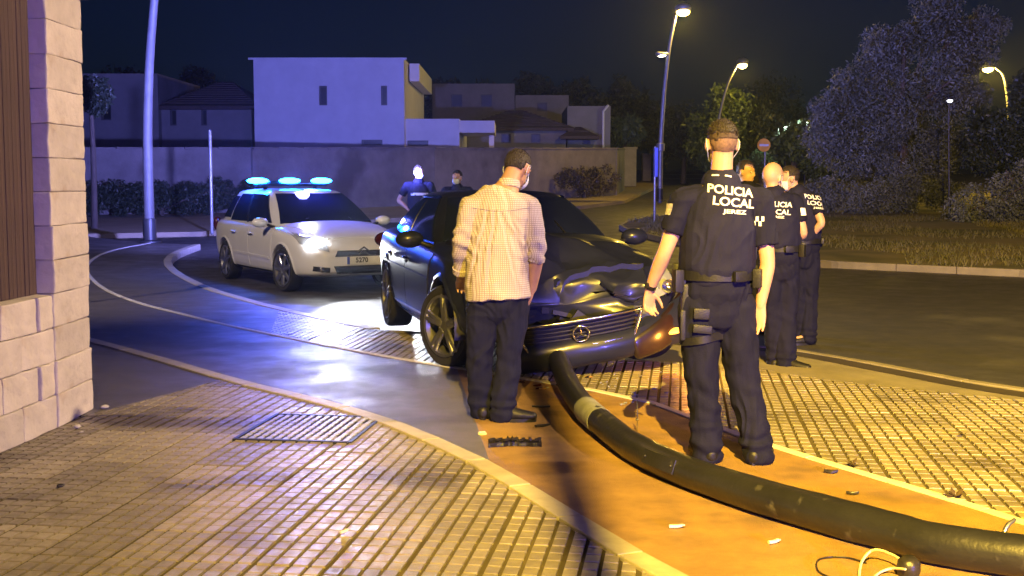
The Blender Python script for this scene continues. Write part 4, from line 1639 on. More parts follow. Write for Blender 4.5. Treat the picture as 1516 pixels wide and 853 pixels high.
# roof bar with three beacons
b = NB(); box(b, (-.62, 0, 1.525), (.22, 1.16, .045), bev=.015)
for s in (1, -1):
    tube(b, [(-.62, s * .42, 1.44), (-.62, s * .42, 1.52)], [(.05, .03), (.06, .04)], 8)
box(b, (-.65, -.25, 1.565), (.1, .2, .05), bev=.012)
lbar = obj('light_bar', b, M_TRIM, pc, 60)
for y in (-.55, -.02, .52):
    b = NB(); ball(b, (-.60, y, 1.590), (.12, .175, .046), 20, 12); obj('beacon', b, M_BEACON, lbar, 180)
lamp_light('headlamp_beam', (2.42, -.60, .69), 750, (.93, .96, 1), pc, 'SPOT', .06, 92, .75, (1, .22, -.085))
lamp_light('headlamp_beam', (2.42, .60, .69), 600, (.93, .96, 1), pc, 'SPOT', .06, 80, .75, (1, 0, -.10))
BLUE = (0.13, 0.14, 1.0)
lamp_light('beacon_light', (-.70, 0, 1.66), 32000, (.22, .23, 1), pc, 'SPOT', .12, 104, 1.0, (-1, .38, .30))
for y_ in (-.5, .5):
    lamp_light('beacon_light', (-.95, y_, 1.74), 200, (.03, .10, 1), pc, 'POINT', .12)
lamp_light('beacon_light', (.0, 0, 1.70), 700, BLUE, pc, 'SPOT', .12, 140, .9, (1, 0, .10))
lamp_light('beacon_light', (-.60, .60, 1.70), 36000, (.24, .24, 1), pc, 'SPOT', .12, 62, 1.0, (-.40, .92, .40))

# unseen second police car, built to carry the blue light on backs, tree and road
def copy_car(src, loc, rz, label, skip=()):
    r = src.copy(); COL.objects.link(r)
    r.location = loc; r.rotation_euler = (0, 0, rz)
    r['label'] = label
    for ch in list(src.children):
        if ch.name.split('.')[0] in skip:
            continue
        q = ch.copy(); COL.objects.link(q); q.parent = r
        for g2 in list(ch.children):
            if g2.name.split('.')[0] in skip:
                continue
            w2 = g2.copy(); COL.objects.link(w2); w2.parent = q
    return r


pc2 = copy_car(pc, (7.6, -9.0, 0), R(80), 'unseen second white police car behind the photographer, built to carry blue light', ('lamp_bulb', 'headlamp_beam', 'beacon_light', 'plate_lettering'))
lamp_light('beacon_light', (.1, 0, 1.72), BLUE2, (.17, .13, 1), pc2, 'SPOT', .12, 98, .9, (1, .1, .04))

# ------------------------------------------------------------------ crashed black saloon
bw_f = Vector((-.464, 9.98, 0)); bw_r = Vector((-1.175, 12.74, 0))
hd2 = (bw_f - bw_r).normalized(); lf2 = Vector((-hd2.y, hd2.x, 0))
bc_c = (bw_r + bw_f) / 2 + lf2 * .80
bc = empty('crashed_car', 'black saloon with smashed front, buckled bonnet and hanging bumper on the pavement', 'car', bc_c, math.atan2(hd2.y, hd2.x))
st = [(-2.5, .62, .52, .86, .02), (-2.46, .78, .36, .93, .05), (-2.2, .88, .27, .975, .06), (-1.43, .925, .22, .985, .06), (-.6, .93, .19, .96, .06), (.3, .93, .19, .94, .06), (.8, .93, .19, .925, .10), (1.425, .925, .22, .89, .10), (1.8, .90, .25, .84, .09), (2.05, .84, .30, .76, .07), (2.16, .74, .36, .68, .05), (2.2, .60, .42, .60, .03)]


def crumple(p):
    """front end pushed in by the lamp post, a little right of the middle"""
    x, y, z = p
    k = max(0.0, min(1.0, (x - 1.15) / .9))
    if k <= 0:
        return p
    n = noise.noise_vector(Vector((x * 4.5, y * 4.5, z * 4)))
    n2 = noise.noise_vector(Vector((x * 11, y * 11, z * 9)))
    dent = math.exp(-((y + .12) / .33) ** 2)
    q = Vector(p) + n * .085 * k + n2 * .034 * k
    q.x -= .26 * dent * k
    if z > .62:
        q.z += .07 * dent * math.sin(k * math.pi) - .03 * k * (1 - dent)
    return q


full = finish(shell(st), 2)
for v in full.vertices:
    v.co = crumple(v.co)
full.update()
T1 = bvh(full)
cut = [raised(arch_cutter(x, .385, .36, s * .62), .33) for x in (-1.425, 1.425) for s in (1, -1)]
bodym = finish(shell(st), 2, cut)
for v in bodym.vertices:
    v.co = crumple(v.co)
obj('body', bodym, M_BLACKPAINT, bc, 40)
c2_ = Cabin((.92, -2.02, .80, .24, .24, .93, .03), (-.02, -1.22, .57, .12, .12, 1.345, .02), .035, .05)
obj('cabin', finish(c2_.mesh(), 1, name='cabin'), M_BLACKPAINT, bc, 40)
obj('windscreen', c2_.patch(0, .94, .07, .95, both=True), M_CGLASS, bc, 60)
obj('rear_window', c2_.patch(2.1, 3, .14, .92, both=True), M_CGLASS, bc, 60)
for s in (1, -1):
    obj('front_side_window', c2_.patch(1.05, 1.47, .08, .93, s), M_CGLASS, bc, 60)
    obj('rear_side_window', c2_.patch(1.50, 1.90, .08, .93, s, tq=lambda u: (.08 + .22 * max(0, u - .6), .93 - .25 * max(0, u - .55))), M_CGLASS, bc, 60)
    b = c2_.patch(1.02, 1.96, .0, .055, s, off=.010, nq=18, nt=1); obj('window_moulding', b, M_CHROME, bc, 60)
    b = c2_.patch(1.05, 1.93, .945, .985, s, off=.010, nq=18, nt=1); obj('window_moulding', b, M_CHROME, bc, 60)
    d1 = obj('front_door', drape(T1, outline(([(-.22, .29), (.30, .28), (.92, .31)], [(-.16, .91), (.30, .90), (.96, .88)])), 18, 12, (0, -s, 0), .006), M_BLACKPAINT, bc, 40)
    d2 = obj('rear_door', drape(T1, outline(([(-.98, .40), (-.85, .32), (-.235, .29)], [(-1.2, .93), (-.8, .93), (-.175, .91)])), 16, 12, (0, -s, 0), .006), M_BLACKPAINT, bc, 40)
    for dd, hx in ((d1, -.02), (d2, -.92)):
        b = NB(); tube(b, [(hx - .11, s * .945, .785), (hx, s * .965, .79), (hx + .11, s * .948, .785)], [.011, .015, .011], 8, sub=3); obj('door_handle', b, M_CHROME, dd, 60)
        b = NB(); ball(b, (hx - .03, s * .938, .775), (.07, .01, .035)); obj('handle_cup', b, M_TRIM, dd, 180)
    b = drape(T1, outline(([(-.98, .315), (.90, .33)], [(-.98, .335), (.90, .35)])), 18, 1, (0, -s, 0), .012); obj('sill_moulding', b, M_CHROME, bc, 40)
    b = drape(T1, outline(([(-1.0, .20), (1.0, .20)], [(-1.0, .275), (1.0, .275)])), 16, 2, (0, -s, 0), .01); obj('sill', b, M_BLACKPAINT, bc, 40)
    b = drape(T1, outline(([(-1.6, .68), (.95, .655)], [(-1.6, .70), (.95, .675)])), 24, 1, (0, -s, 0), .010, .004); obj('shoulder_crease', b, M_BLACKPAINT, bc, 40)
    mirror(bc, .62, 1.02, .985, s, M_BLACKPAINT)
    for x in (-1.425, 1.425):
        arch_lip(bc, x, .33, .388, s, T1, M_BLACKPAINT, .03); arch_liner(bc, x, .33, .388, .28, s, .88)
        wheel(bc, x, s * .80, .33, .235, R(26) if x > 0 else 0, 5, True, mr=M_ALLOY)
    b = NB(); ball(b, (-2.40, s * .76, .84), (.07, .13, .085)); obj('tail_light', b, M_REDLENS, bc, 180)
    # headlights: the left one is broken loose
    b = drape(T1, lambda u, v, s=s: (0, s * (.56 + .28 * u), .58 + .05 * u + (.12 + .04 * u) * v), 10, 6, (-1, 0, 0), .02)
    hl = obj('headlight', b, M_LENS, bc, 60)
    hp = T1.ray_cast(V3(4, s * .68, .67), V3(-1, 0, 0))[0]
    if hp is not None:
        for dy in (-.06, .07):
            b = NB(); lathe(b, [(.0, .01), (.035, .02), (.05, .045), (.056, .05)], 16, 'X', hp + V3(-.0, dy, 0)); obj('reflector', b, M_CHROME, hl, 60)
obj('bonnet', drape(T1, lambda u, v: (.84 + 1.12 * v, (u - .5) * (1.50 - .28 * v), 0), 26, 26, (0, 0, -1), .03, .02), M_BLACKPAINT, bc, 22)
b = drape(T1, lambda u, v: (1.93 + .05 * v, (u - .5) * 1.2, 0), 26, 1, (0, 0, -1), .042, .01); obj('bonnet_edge', b, M_BLACKPAINT, bc, 30)
for s in (1, -1):
    b = NB(); tube(b, [(.80, s * .35, 1.0), (.55, s * .1 + .2, 1.13)], [.009, .005], 6); obj('wiper', b, M_TRIM, bc, 60)
# crushed innards between bonnet and hanging nose
b = NB()
for k in range(46):
    c = V3(1.9 + rng.uniform(-.25, .22), rng.uniform(-.75, .8), rng.uniform(.30, .54))
    box(b, c, (rng.uniform(.03, .16), rng.uniform(.05, .24), rng.uniform(.02, .09)), Matrix.Rotation(rng.uniform(-1, 1), 3, Vector(rng.normal(size=3)).normalized()))
obj('crushed_parts', b, M_TRIM, bc)
# hanging nose: bumper skin tilted, chrome framed grille, emblem
nose = bpy.data.objects.new('hanging_bumper', None)
nose.location = (2.12, .02, .35); nose.rotation_euler = (R(9), R(10), R(-7)); link(nose, bc)
M_BUMPER = mat('bumper_paint_lamp_tint', (0.020, 0.010, 0.010), (0.010, 0.006, 0.006), 4, .35, coat=.4)  # black paint with the amber lamp's red cast mixed in


def arcx(y, dep=.30, hw=.9):
    return .12 - dep * abs(y / hw) ** 2.6


b = NB()
rows = []
for i in range(29):
    y = -.60 + 1.52 * i / 28
    x = arcx(y)
    prof = [(-.06, -.02), (.02, -.05), (.05, -.12), (.055, -.2), (.02, -.25), (-.12, -.27), (-.13, -.24), (.0, -.225), (.025, -.19), (.02, -.12), (-.0, -.07), (-.07, -.04)]
    hgt = 1 + .5 * max(0, (y - .45) / .45)
    rows.append([b.verts.new((x + p[0], y, p[1] * hgt + .10 * max(0, (y - .4) / .5) + .012 * noise.noise(Vector((y * 6, p[1] * 9, 2))))) for p in prof])
for p, q in zip(rows, rows[1:]):
    for k in range(len(p)):
        b.faces.new((p[k], p[(k + 1) % len(p)], q[(k + 1) % len(p)], q[k]))
b.faces.new(rows[0]); b.faces.new(rows[-1])
bmesh.ops.recalc_face_normals(b, faces=b.faces[:])
obj('bumper_skin', b, M_BLACKPAINT, nose, 50)
# torn bumper corner by the broken headlight, lamp-reddened in its colour
b = NB()
tube(b, [(.10, .42, -.19), (.02, .62, -.15), (-.13, .80, -.08), (-.32, .93, .02)], [(.045, .10), (.05, .125), (.045, .125), (.025, .07)], 16, ref=(1, .5, 0), sub=5)
obj('torn_bumper_corner', b, M_BUMPER, nose, 60)
b = NB(); ball(b, (-.01, .74, -.145), (.045, .085, .022)); fl = obj('fog_light', b, M_AMBER, nose, 180)
b = NB(); tube(b, [(.075, .44, -.245), (-.01, .68, -.2), (-.2, .88, -.12)], [.008] * 3, 6, sub=5); obj('chrome_strip', b, M_CHROME, nose, 60)
gr = NB()
tr = [(-.50, .115), (.50, .115), (.41, -.085), (-.41, -.085)]
loop = []
for (a, c), (a2, c2) in zip(tr, tr[1:] + tr[:1]):
    for k in range(8):
        t = k / 8
        y, z = a + (a2 - a) * t, c + (c2 - c) * t
        loop.append((arcx(y) + .02, y, z))
loop.append(loop[0])
tube(gr, loop, [.014] * len(loop), 8)
grf = obj('grille_frame', gr, M_CHROME, nose, 60)
b = NB()
for k in range(5):
    z = -.06 + .032 * k + .0
    hw = .42 + .09 * (z + .085) / .2
    tube(b, [(arcx(y) - .012, y, z) for y in np.linspace(-hw, hw, 11)], [(.006, .008)] * 11, 6)
obj('grille_slats', b, M_TRIM, grf, 60)
b = NB()
for p, q in zip(range(12), range(1, 13)):
    pass
rows = [[b.verts.new((arcx(y) - .03, y, z)) for z in (-.08, .11)] for y in np.linspace(-.45, .45, 13)]
for p, q in zip(rows, rows[1:]):
    b.faces.new((p[0], q[0], q[1], p[1]))
obj('grille_backing', b, M_TRIM, grf)
b = NB()                                               # ringed three-spoke emblem
ring = [(arcx(0) + .035, .062 * math.cos(t), .015 + .062 * math.sin(t)) for t in np.linspace(0, 2 * math.pi, 25)]
tube(b, ring, [.0075] * 25, 8)
for t in (90, 210, 330):
    tube(b, [(arcx(0) + .037, 0, .015), (arcx(0) + .035, .06 * math.cos(R(t)), .015 + .06 * math.sin(R(t)))], [(.010, .008), (.003, .003)], 6)
obj('ring_emblem', b, M_CHROME, nose, 60)
b = NB(); tube(b, [(.05, -.52, -.05), (.1, -.3, -.13), (.14, 0, -.15), (.10, .42, -.16)], [.006, .009, .009, .006], 6, sub=5); obj('chrome_strip', b, M_CHROME, nose, 60)
# pieces hanging at the broken left headlight
b = NB()
for k in range(10):
    c = V3(1.72 + rng.uniform(-.1, .15), .86 + rng.uniform(-.06, .08), .56 + rng.uniform(-.16, .16))
    box(b, c, (rng.uniform(.03, .12), rng.uniform(.02, .07), rng.uniform(.03, .12)), Matrix.Rotation(rng.uniform(-1.2, 1.2), 3, Vector(rng.normal(size=3)).normalized()))
obj('broken_headlight_parts', b, M_LENS, bc)
b = NB(); ball(b, (1.80, .80, .70), (.10, .10, .085)); obj('loose_headlight_lens', b, M_LENS, bc, 180)
lamp_light('fog_lamp_light', (2.45, .85, .26), 16, (1, .36, .05), bc, 'POINT', .05)

# ------------------------------------------------------------------ fallen lamp post
M_FALL = mat('dark_grey_paint', (0.018, 0.018, 0.020), (0.010, 0.010, 0.011), 2.5, 0.42, coat=.15, bump=.2, bs=40, spots=(11, .63, (.06, .057, .054)))
M_STICK = mat('pale_sticker', (0.26, 0.27, 0.29), (0.17, 0.175, 0.19), 9, .6)
raw = [g(*q) for q in ((826, 548), (832, 582), (852, 614), (890, 650), (960, 699), (1100, 755), (1300, 813), (1440, 847))] + [Vector((2.6, 4.25, 0)), Vector((3.9, 3.7, 0)), Vector((5.2, 3.4, 0))]
lift = [.15, .12, .09, .08, .08, .081, .082, .084, .084, .084, .083]
cen = []
for i, p in enumerate(raw):
    t = (raw[min(i + 1, len(raw) - 1)] - raw[max(i - 1, 0)]).normalized()
    n = Vector((-t.y, t.x, 0))
    if n.y < 0:
        n = -n
    cen.append(p + n * .02 + Vector((0, 0, lift[i])))
fr = empty('fallen_lamp_post', 'dark bent lamp post lying along the bicycle path from the car to the right corner', 'lamp post', (cen[5].x, cen[5].y, 0))
off_ = Vector((cen[5].x, cen[5].y, 0))
pts = [p - off_ for p in cen]
b = NB(); tube(b, pts, [.074, .075, .076, .078, .079, .080, .081, .082, .082, .082, .082], 28, sub=14)
for v in b.verts:                                      # dents along the bent post
    w_ = v.co + off_
    n_ = noise.noise(Vector((w_.x * 2.6, w_.y * 2.6, w_.z * 7)))
    n2_ = noise.noise(Vector((w_.x * 9, w_.y * 9, w_.z * 12)))
    v.co += noise.noise_vector(w_ * 1.7) * .006 - Vector((0, 0, .012 * max(0, n_ - .25) + .003 * n2_))
obj('pole', b, M_FALL, fr, 180)
S = spline([tuple(p) for p in pts], 8)
ss = [Vector(p) for p in S]
k0 = min(range(len(ss)), key=lambda i: (ss[i] + off_ - (g(884, 640) + Vector((0, .06, .1)))).length)
b = NB(); tube(b, ss[k0 - 2:k0 + 3], [.0815] * 5, 28, flat=True); obj('number_sticker', b, M_STICK, fr, 60)
b = NB(); t0 = (ss[0] - ss[3]).normalized(); tube(b, [ss[0] - t0 * .02, ss[0] + t0 * .16], [(.125, .125), (.14, .14)], 20, flat=True); obj('base_flange', b, M_FALL, fr, 40)
ih = 8 * 4 + 2
hn_ = (ss[ih + 1] - ss[ih]).normalized()
nf_ = Vector((hn_.y, -hn_.x, .35)).normalized()
if nf_.y > 0:
    nf_ = Vector((-hn_.y, hn_.x, .35)).normalized()
b = NB()
box(b, ss[ih] + nf_ * .076, (.30, .012, .075), Matrix((hn_, nf_, hn_.cross(nf_))).transposed(), bev=.004)
for s in (-1, 1):
    ball(b, ss[ih] + nf_ * .084 + hn_ * (.125 * s), (.008, .008, .008), 8, 6)
obj('access_hatch', b, M_FALL, fr, 40)
b = NB(); i9 = 8 * 7 + 3
tube(b, [ss[i9], ss[i9 + 1], ss[i9 + 2]], [.089] * 3, 28, flat=True); obj('joint_collar', b, M_FALL, fr, 60)
b = NB(); pd = g(1482, 846) - off_; tube(b, [pd + V3(-.02, -.02, .05), pd + V3(.02, .02, .16), pd + V3(.06, .04, .19)], [.012, .01, .008], 8, sub=3); obj('torn_edge', b, M_ALLOY, fr, 60)
# lower torn plinth left where it stood

# ================================================================== PEOPLE
M_SKIN = mat('skin', (0.50, 0.30, 0.205), (0.43, 0.25, 0.165), 14, 0.5, bump=.12, bs=120, spec=.4)
M_SKIN2 = mat('skin_tan', (0.36, 0.21, 0.14), (0.30, 0.17, 0.11), 14, 0.5, bump=.12, bs=120, spec=.4)
M_NAVY = mat('navy_uniform', (0.0075, 0.008, 0.032), (0.0045, 0.005, 0.021), 9, 0.85, bump=.35, bs=220, spec=.2)
M_VEST = mat('vest_fabric', (0.011, 0.0115, 0.040), (0.007, 0.0075, 0.028), 7, 0.75, bump=.4, bs=260, spec=.2)
M_JEANS = mat('dark_trousers', (0.0075, 0.009, 0.034), (0.005, 0.006, 0.023), 8, 0.9, bump=.4, bs=240, spec=.2)
M_LEATHER = mat('black_leather', (0.007, 0.007, 0.009), (0.005, 0.005, 0.006), 9, 0.55, bump=.2, bs=90)
M_HAIR = mat('dark_hair', (0.022, 0.015, 0.011), (0.012, 0.008, 0.006), 40, 0.6, bump=1.0, bs=160, stretch=(1, 1, .4))
M_FADE = mat('cropped_hair', (0.06, 0.036, 0.027), (0.032, 0.02, 0.015), 60, 0.7, bump=.6, bs=220)
M_NAPE = mat('stubbled_nape', (0.20, 0.12, 0.085), (0.11, 0.066, 0.047), 70, 0.7, bump=.4, bs=240)
M_MASK = mat('face_mask', (0.62, 0.66, 0.70), (0.55, 0.6, 0.65), 20, 0.8)
M_EYE = mat('eye', (0.6, 0.58, 0.55), (0.1, 0.07, 0.05), 30, 0.2)
M_LETTER = mat('reflective_lettering', (0.86, 0.86, 0.84), (0.8, 0.8, 0.78), 20, 0.5)
M_REFL = mat('reflective_band', (0.8, 0.82, 0.86), None, 10, 0.4)
M_BADGE = mat('badge', (0.5, 0.45, 0.3), (0.06, 0.08, 0.3), 45, .6)
M_WATCH = mat('watch_strap', (0.012, 0.012, 0.014), None, 9, 0.35)


def checked(name):
    M = bpy.data.materials.new(name); M.use_nodes = True
    n, l = M.node_tree.nodes, M.node_tree.links
    p = n['Principled BSDF']
    co = n.new('ShaderNodeTexCoord').outputs['Object']
    sp = n.new('ShaderNodeSeparateXYZ'); l.new(co, sp.inputs[0])
    dis = n.new('ShaderNodeTexNoise'); dis.inputs['Scale'].default_value = 5; l.new(co, dis.inputs['Vector'])
    prev = None
    for ax, add in (('X', 'Y'), ('Z', None)):
        v = sp.outputs[ax]
        if add:
            m = n.new('ShaderNodeMath'); m.operation = 'MULTIPLY_ADD'; m.inputs[1].default_value = .55
            l.new(sp.outputs[add], m.inputs[0]); l.new(v, m.inputs[2]); v = m.outputs[0]
        d = n.new('ShaderNodeMath'); d.operation = 'MULTIPLY_ADD'; d.inputs[1].default_value = .018
        l.new(dis.outputs['Fac'], d.inputs[0]); l.new(v, d.inputs[2])
        f = n.new('ShaderNodeMath'); f.operation = 'MULTIPLY'; f.inputs[1].default_value = 1 / .0125; l.new(d.outputs[0], f.inputs[0])
        fr_ = n.new('ShaderNodeMath'); fr_.operation = 'FRACT'; l.new(f.outputs[0], fr_.inputs[0])
        g_ = n.new('ShaderNodeMath'); g_.operation = 'LESS_THAN'; g_.inputs[1].default_value = .30; l.new(fr_.outputs[0], g_.inputs[0])
        if prev is None:
            prev = g_.outputs[0]
        else:
            mx_ = n.new('ShaderNodeMath'); mx_.operation = 'MAXIMUM'; l.new(prev, mx_.inputs[0]); l.new(g_.outputs[0], mx_.inputs[1]); prev = mx_.outputs[0]
    mx = n.new('ShaderNodeMix'); mx.data_type = 'RGBA'
    mx.inputs[6].default_value = (.44, .40, .36, 1); mx.inputs[7].default_value = (.25, .20, .175, 1)
    l.new(prev, mx.inputs[0]); l.new(mx.outputs[2], p.inputs['Base Color'])
    p.inputs['Roughness'].default_value = .85
    return M


M_SHIRT = checked('checked_shirt')


def hand(bm, w, d, side, s=1.0, curl=.5, thumb=1.0):
    """palm, four fingers of different lengths and a thumb; d = down the hand, side = towards the thumb"""
    d = Vector(d).normalized()
    side = Vector(side); side = (side - d * side.dot(d)).normalized()
    n = d.cross(side).normalized() * thumb              # towards the palm
    w = Vector(w)
    tube(bm, [w - d * .02, w + d * .02 * s, w + d * .055 * s, w + d * .092 * s], [(.027 * s, .019 * s), (.033 * s, .018 * s), (.041 * s, .016 * s), (.040 * s, .013 * s)], 12, ref=side)
    for k, (o, L) in enumerate(((.031, .070), (.0105, .080), (-.0105, .075), (-.031, .058))):
        c = curl * (1 + .12 * k)
        p = w + d * (.088 - .004 * abs(k - 1.2)) * s + side * o * s
        dd = (d + side * (o * 2.2)).normalized()
        pts, rad = [p - dd * .02 * s], [.0095 * s]
        a = 0
        for j, f in enumerate((.44, .31, .25)):
            pts.append(p); rad.append((.0096, .0088, .0080)[j] * s)
            a += c * (.5, .8, .6)[j]
            p = p + (dd * math.cos(a) + n * math.sin(a)) * (L * f * s)
        pts.append(p); rad.append(.0066 * s)
        tube(bm, pts, rad, 8)
    b0 = w + d * .028 * s + side * .022 * s + n * .006
    td = (d * .72 + side * .62 + n * .30).normalized()
    t1 = b0 + td * .042 * s
    t2 = t1 + (td * .75 + d * .5 + n * .15).normalized() * .030 * s
    t3 = t2 + (td * .5 + d * .75 + n * .2).normalized() * .024 * s
    tube(bm, [b0 - td * .012 * s, b0, t1, t2, t3], [.015 * s, .0155 * s, .0115 * s, .0098 * s, .0072 * s], 8)


def folds(amp, seed, zs=4.0, xs=13.0, extra=None):
    def f(c):
        w = noise.noise(Vector((c.x * 5 + seed, c.y * 5, c.z * 3)))
        a = noise.noise(Vector((c.x * xs + w * 2.2, c.y * xs, c.z * zs + w * 1.5 + seed)))
        b = noise.noise(Vector((c.x * 24 + seed, c.y * 24, c.z * 15 + a)))
        r = amp * ((1 - abs(a) * 2.4) * .55 + b * .35)
        return r + (extra(c) if extra else 0)
    return f


def person(label, base, J, bf, hf, group=None, vox=.008, hs=1.0, skin=None, hair='short', top='uniform', legs_m=None,
           toes=((0, 1, 0), (0, 1, 0)), hands=None, tw=1.0, mask=False, thigh=.1, vest=False, belly=1.0, loop=False, noarm=()):
    skin = skin or M_SKIN
    base = Vector(base)
    root = empty('person', label, 'person', base, 0, group)
    J = {k: Vector(v) - base for k, v in J.items()}
    bf = Vector(bf).normalized(); side = Vector((bf.y, -bf.x, 0))     # towards the person's right
    hf = Vector(hf).normalized(); hsd = hf.cross(Vector((0, 0, 1))).normalized(); hu = hsd.cross(hf).normalized()
    H = J['head']

    def hp(a, b, c):
        return H + (hsd * a + hf * b + hu * c) * hs
    # ---- body: one continuous skin
    b = NB()
    ball(b, hp(0, -.008, .025), (hsd * .077 * hs, hf * .097 * hs, hu * .098 * hs), 20, 14)
    ball(b, hp(0, .030, -.045), (hsd * .060 * hs, hf * .066 * hs, hu * .075 * hs), 18, 12)
    ball(b, hp(0, .055, -.085), (hsd * .036 * hs, hf * .040 * hs, hu * .030 * hs), 12, 8)
    tube(b, [hp(0, .088, .012), hp(0, .105, -.025), hp(0, .095, -.036)], [.011, .016, .013], 8)
    tube(b, [hp(-.022, .088, -.066), hp(0, .094, -.064), hp(.022, .088, -.066)], [.006, .009, .006], 8)
    tube(b, [hp(-.045, .075, .030), hp(0, .092, .030), hp(.045, .075, .030)], [.010, .012, .010], 8)
    for s in (1, -1):
        e = hp(.079 * s, -.006, -.008)
        ball(b, e, ((hsd * s * .7 - hf * .5).normalized() * .011 * hs, (hf * .75 + hsd * s * .5).normalized() * .020 * hs, (hu * .97 - hf * .2) * .033 * hs), 12, 10)
    nb = J['nb']
    tube(b, [nb - (nb - J['uch']) * .6, nb, H.lerp(nb, .45) - hf * .012, hp(0, -.018, -.03)], [.075 * tw, .060 * tw, .056 * tw, .055 * tw], 16, ref=side, sub=2)
    tube(b, [J['pel'], J['waist'], J['chest'], J['uch'], nb.lerp(J['uch'], .3)], [(.15 * tw, .10), (.13 * tw, .095), (.155 * tw, .105), (.15 * tw, .09), (.08, .07)], 18, ref=side, sub=3)
    for s, q in (('L', 0), ('R', 1)):
        sh, el, wr = J['sh' + s], J['el' + s], J['wr' + s]
        tube(b, [J['uch'].lerp(sh, .55), sh, sh.lerp(el, .5), el, el.lerp(wr, .35), wr], [.055 * tw, .056 * tw, .049 * tw, .040 * tw, .041 * tw, .027 * tw], 14, sub=4)
        hd_, sd_, curl, th_ = hands[q] if hands else ((wr - el), bf, .5, 1)
        hand(b, wr, hd_, sd_, hs, curl, th_)
        hpj, kn, an = J['hp' + s], J['kn' + s], J['an' + s]
        tube(b, [J['pel'].lerp(hpj, .6), hpj, kn, kn.lerp(an, .35), an], [.08, .085, .055, .055, .038], 14, sub=3)
        t = Vector(toes[q]).normalized()
        tube(b, [an - Vector((0, 0, .03)), an + t * .12 - Vector((0, 0, .05))], [.035, .028], 10)
    obj('body', fuse(b, vox, 3, 'body'), skin, root)
    for s in (1, -1):
        b = NB(); ball(b, hp(.031 * s, .080, .006), (.0125, .0125, .0125), 12, 8); obj('eye', b, M_EYE, root, 180)
    # ---- hair
    def cap(name, keep, sc, m, rough):
        b = NB()
        bmesh.ops.create_uvsphere(b, u_segments=44, v_segments=30, radius=1)
        bmesh.ops.delete(b, geom=[v for v in b.verts if not keep(v.co)], context='VERTS')
        for v in b.verts:
            c = v.co.copy()
            k = sc * (1 + rough * noise.noise(c * 7) + rough * .8 * noise.noise(c * 19))
            v.co = hp(c.x * .077 * k, -.008 + c.y * .097 * k, .025 + c.z * .098 * k)
        g0 = b.faces[:]
        ex = bmesh.ops.extrude_face_region(b, geom=g0)
        cc = hp(0, 0, .02)
        for v in ex['geom']:
            if isinstance(v, bmesh.types.BMVert):
                v.co = cc + (v.co - cc) * .90
        bmesh.ops.recalc_face_normals(b, faces=b.faces[:])
        obj(name, b, m, root, 180)
    def strands(name, keep, n, L, m):
        b = NB()
        k = 0
        while k < n:
            c = Vector(rng.normal(size=3)).normalized()
            if not keep(c):
                continue
            k += 1
            p0 = hp(c.x * .077, -.008 + c.y * .097, .025 + c.z * .098)
            d = (p0 - hp(0, 0, -.02)).normalized() + Vector(rng.normal(size=3)) * .35
            t_ = d.cross(Vector(rng.normal(size=3))).normalized() * .0022
            L_ = L * rng.uniform(.5, 1.3)
            b.faces.new([b.verts.new(q) for q in (p0 - t_, p0 + t_, p0 + d * L_)])
        kind(obj(name, b, m, root), 'stuff')
    if hair in ('fade', 'short'):
        cap('hair', lambda c: c.z > .40 - .25 * (c.y < 0) + .25 * max(0, c.y) + .16 * noise.noise(c * 9) or (c.y < -.25 and c.z > .05 and hair == 'short'), 1.05 if hair == 'fade' else 1.06, M_HAIR, .03)
        strands('hair_tips', lambda c: c.z > .38 - .25 * (c.y < 0) + .3 * noise.noise(c * 5), 2200, .010 if hair == 'fade' else .008, M_HAIR)
        if hair == 'fade':
            cap('nape_hair', lambda c: c.z > -.86 + .1 * noise.noise(c * 6) and c.y < .45 and not (abs(c.x) > .72 and c.z < -.05 and c.y > -.25), 1.008, M_NAPE, .004)
        cap('cropped_hair', lambda c: c.z > (-.2 if hair == 'fade' else -.55) + .12 * noise.noise(c * 5) and c.y < .35 and not (abs(c.x) > .7 and c.z < -.1 and c.y > -.25), 1.018, M_FADE if hair == 'fade' else M_HAIR, .006)
    elif hair == 'shaved':
        cap('cropped_hair', lambda c: c.z > -.62 + .9 * max(0, c.y) and not (abs(c.x) > .75 and c.z < -.1 and c.y > -.25), 1.02, M_HAIR, .008)
        strands('hair_tips', lambda c: c.z > -.5 and c.y < .3 and abs(c.x) < .8, 2600, .005, M_HAIR)
    if mask:
        b = NB()
        bmesh.ops.create_uvsphere(b, u_segments=36, v_segments=24, radius=1)
        bmesh.ops.delete(b, geom=[v for v in b.verts if not (v.co.y > .12 and -.8 < v.co.z < .52)], context='VERTS')
        for v in b.verts:
            c = v.co.copy()
            nose_ = .026 * math.exp(-((c.x / .3) ** 2)) * max(0, 1 - abs(c.z - .2) * 1.1)
            v.co = hp(c.x * .069, .030 + c.y * .080 + nose_, -.052 + c.z * .072)
        ex = bmesh.ops.extrude_face_region(b, geom=b.faces[:])
        for v in ex['geom']:
            if isinstance(v, bmesh.types.BMVert):
                v.co = v.co - hf * .004
        bmesh.ops.recalc_face_normals(b, faces=b.faces[:])
        mk = obj('face_mask', b, M_MASK, root, 60)
        for s in (1, -1):
            b = NB(); tube(b, [hp(.060 * s, .05, -.03), hp(.080 * s, .015, .025), hp(.088 * s, -.016, .012), hp(.084 * s, -.02, -.03), hp(.064 * s, .035, -.075)], [.0018] * 5, 6, sub=4); obj('ear_loop', b, M_MASK, mk, 60)
    # ---- trousers
    lm = legs_m or M_NAVY
    b = NB()
    wz = J['pel'].lerp(J['waist'], .75)
    tube(b, [J['pel'] - Vector((0, 0, .06)), J['pel'], wz], [(.165 * tw, .125), (.172 * tw, .128), (.160 * tw, .118)], 20, ref=side, sub=3)
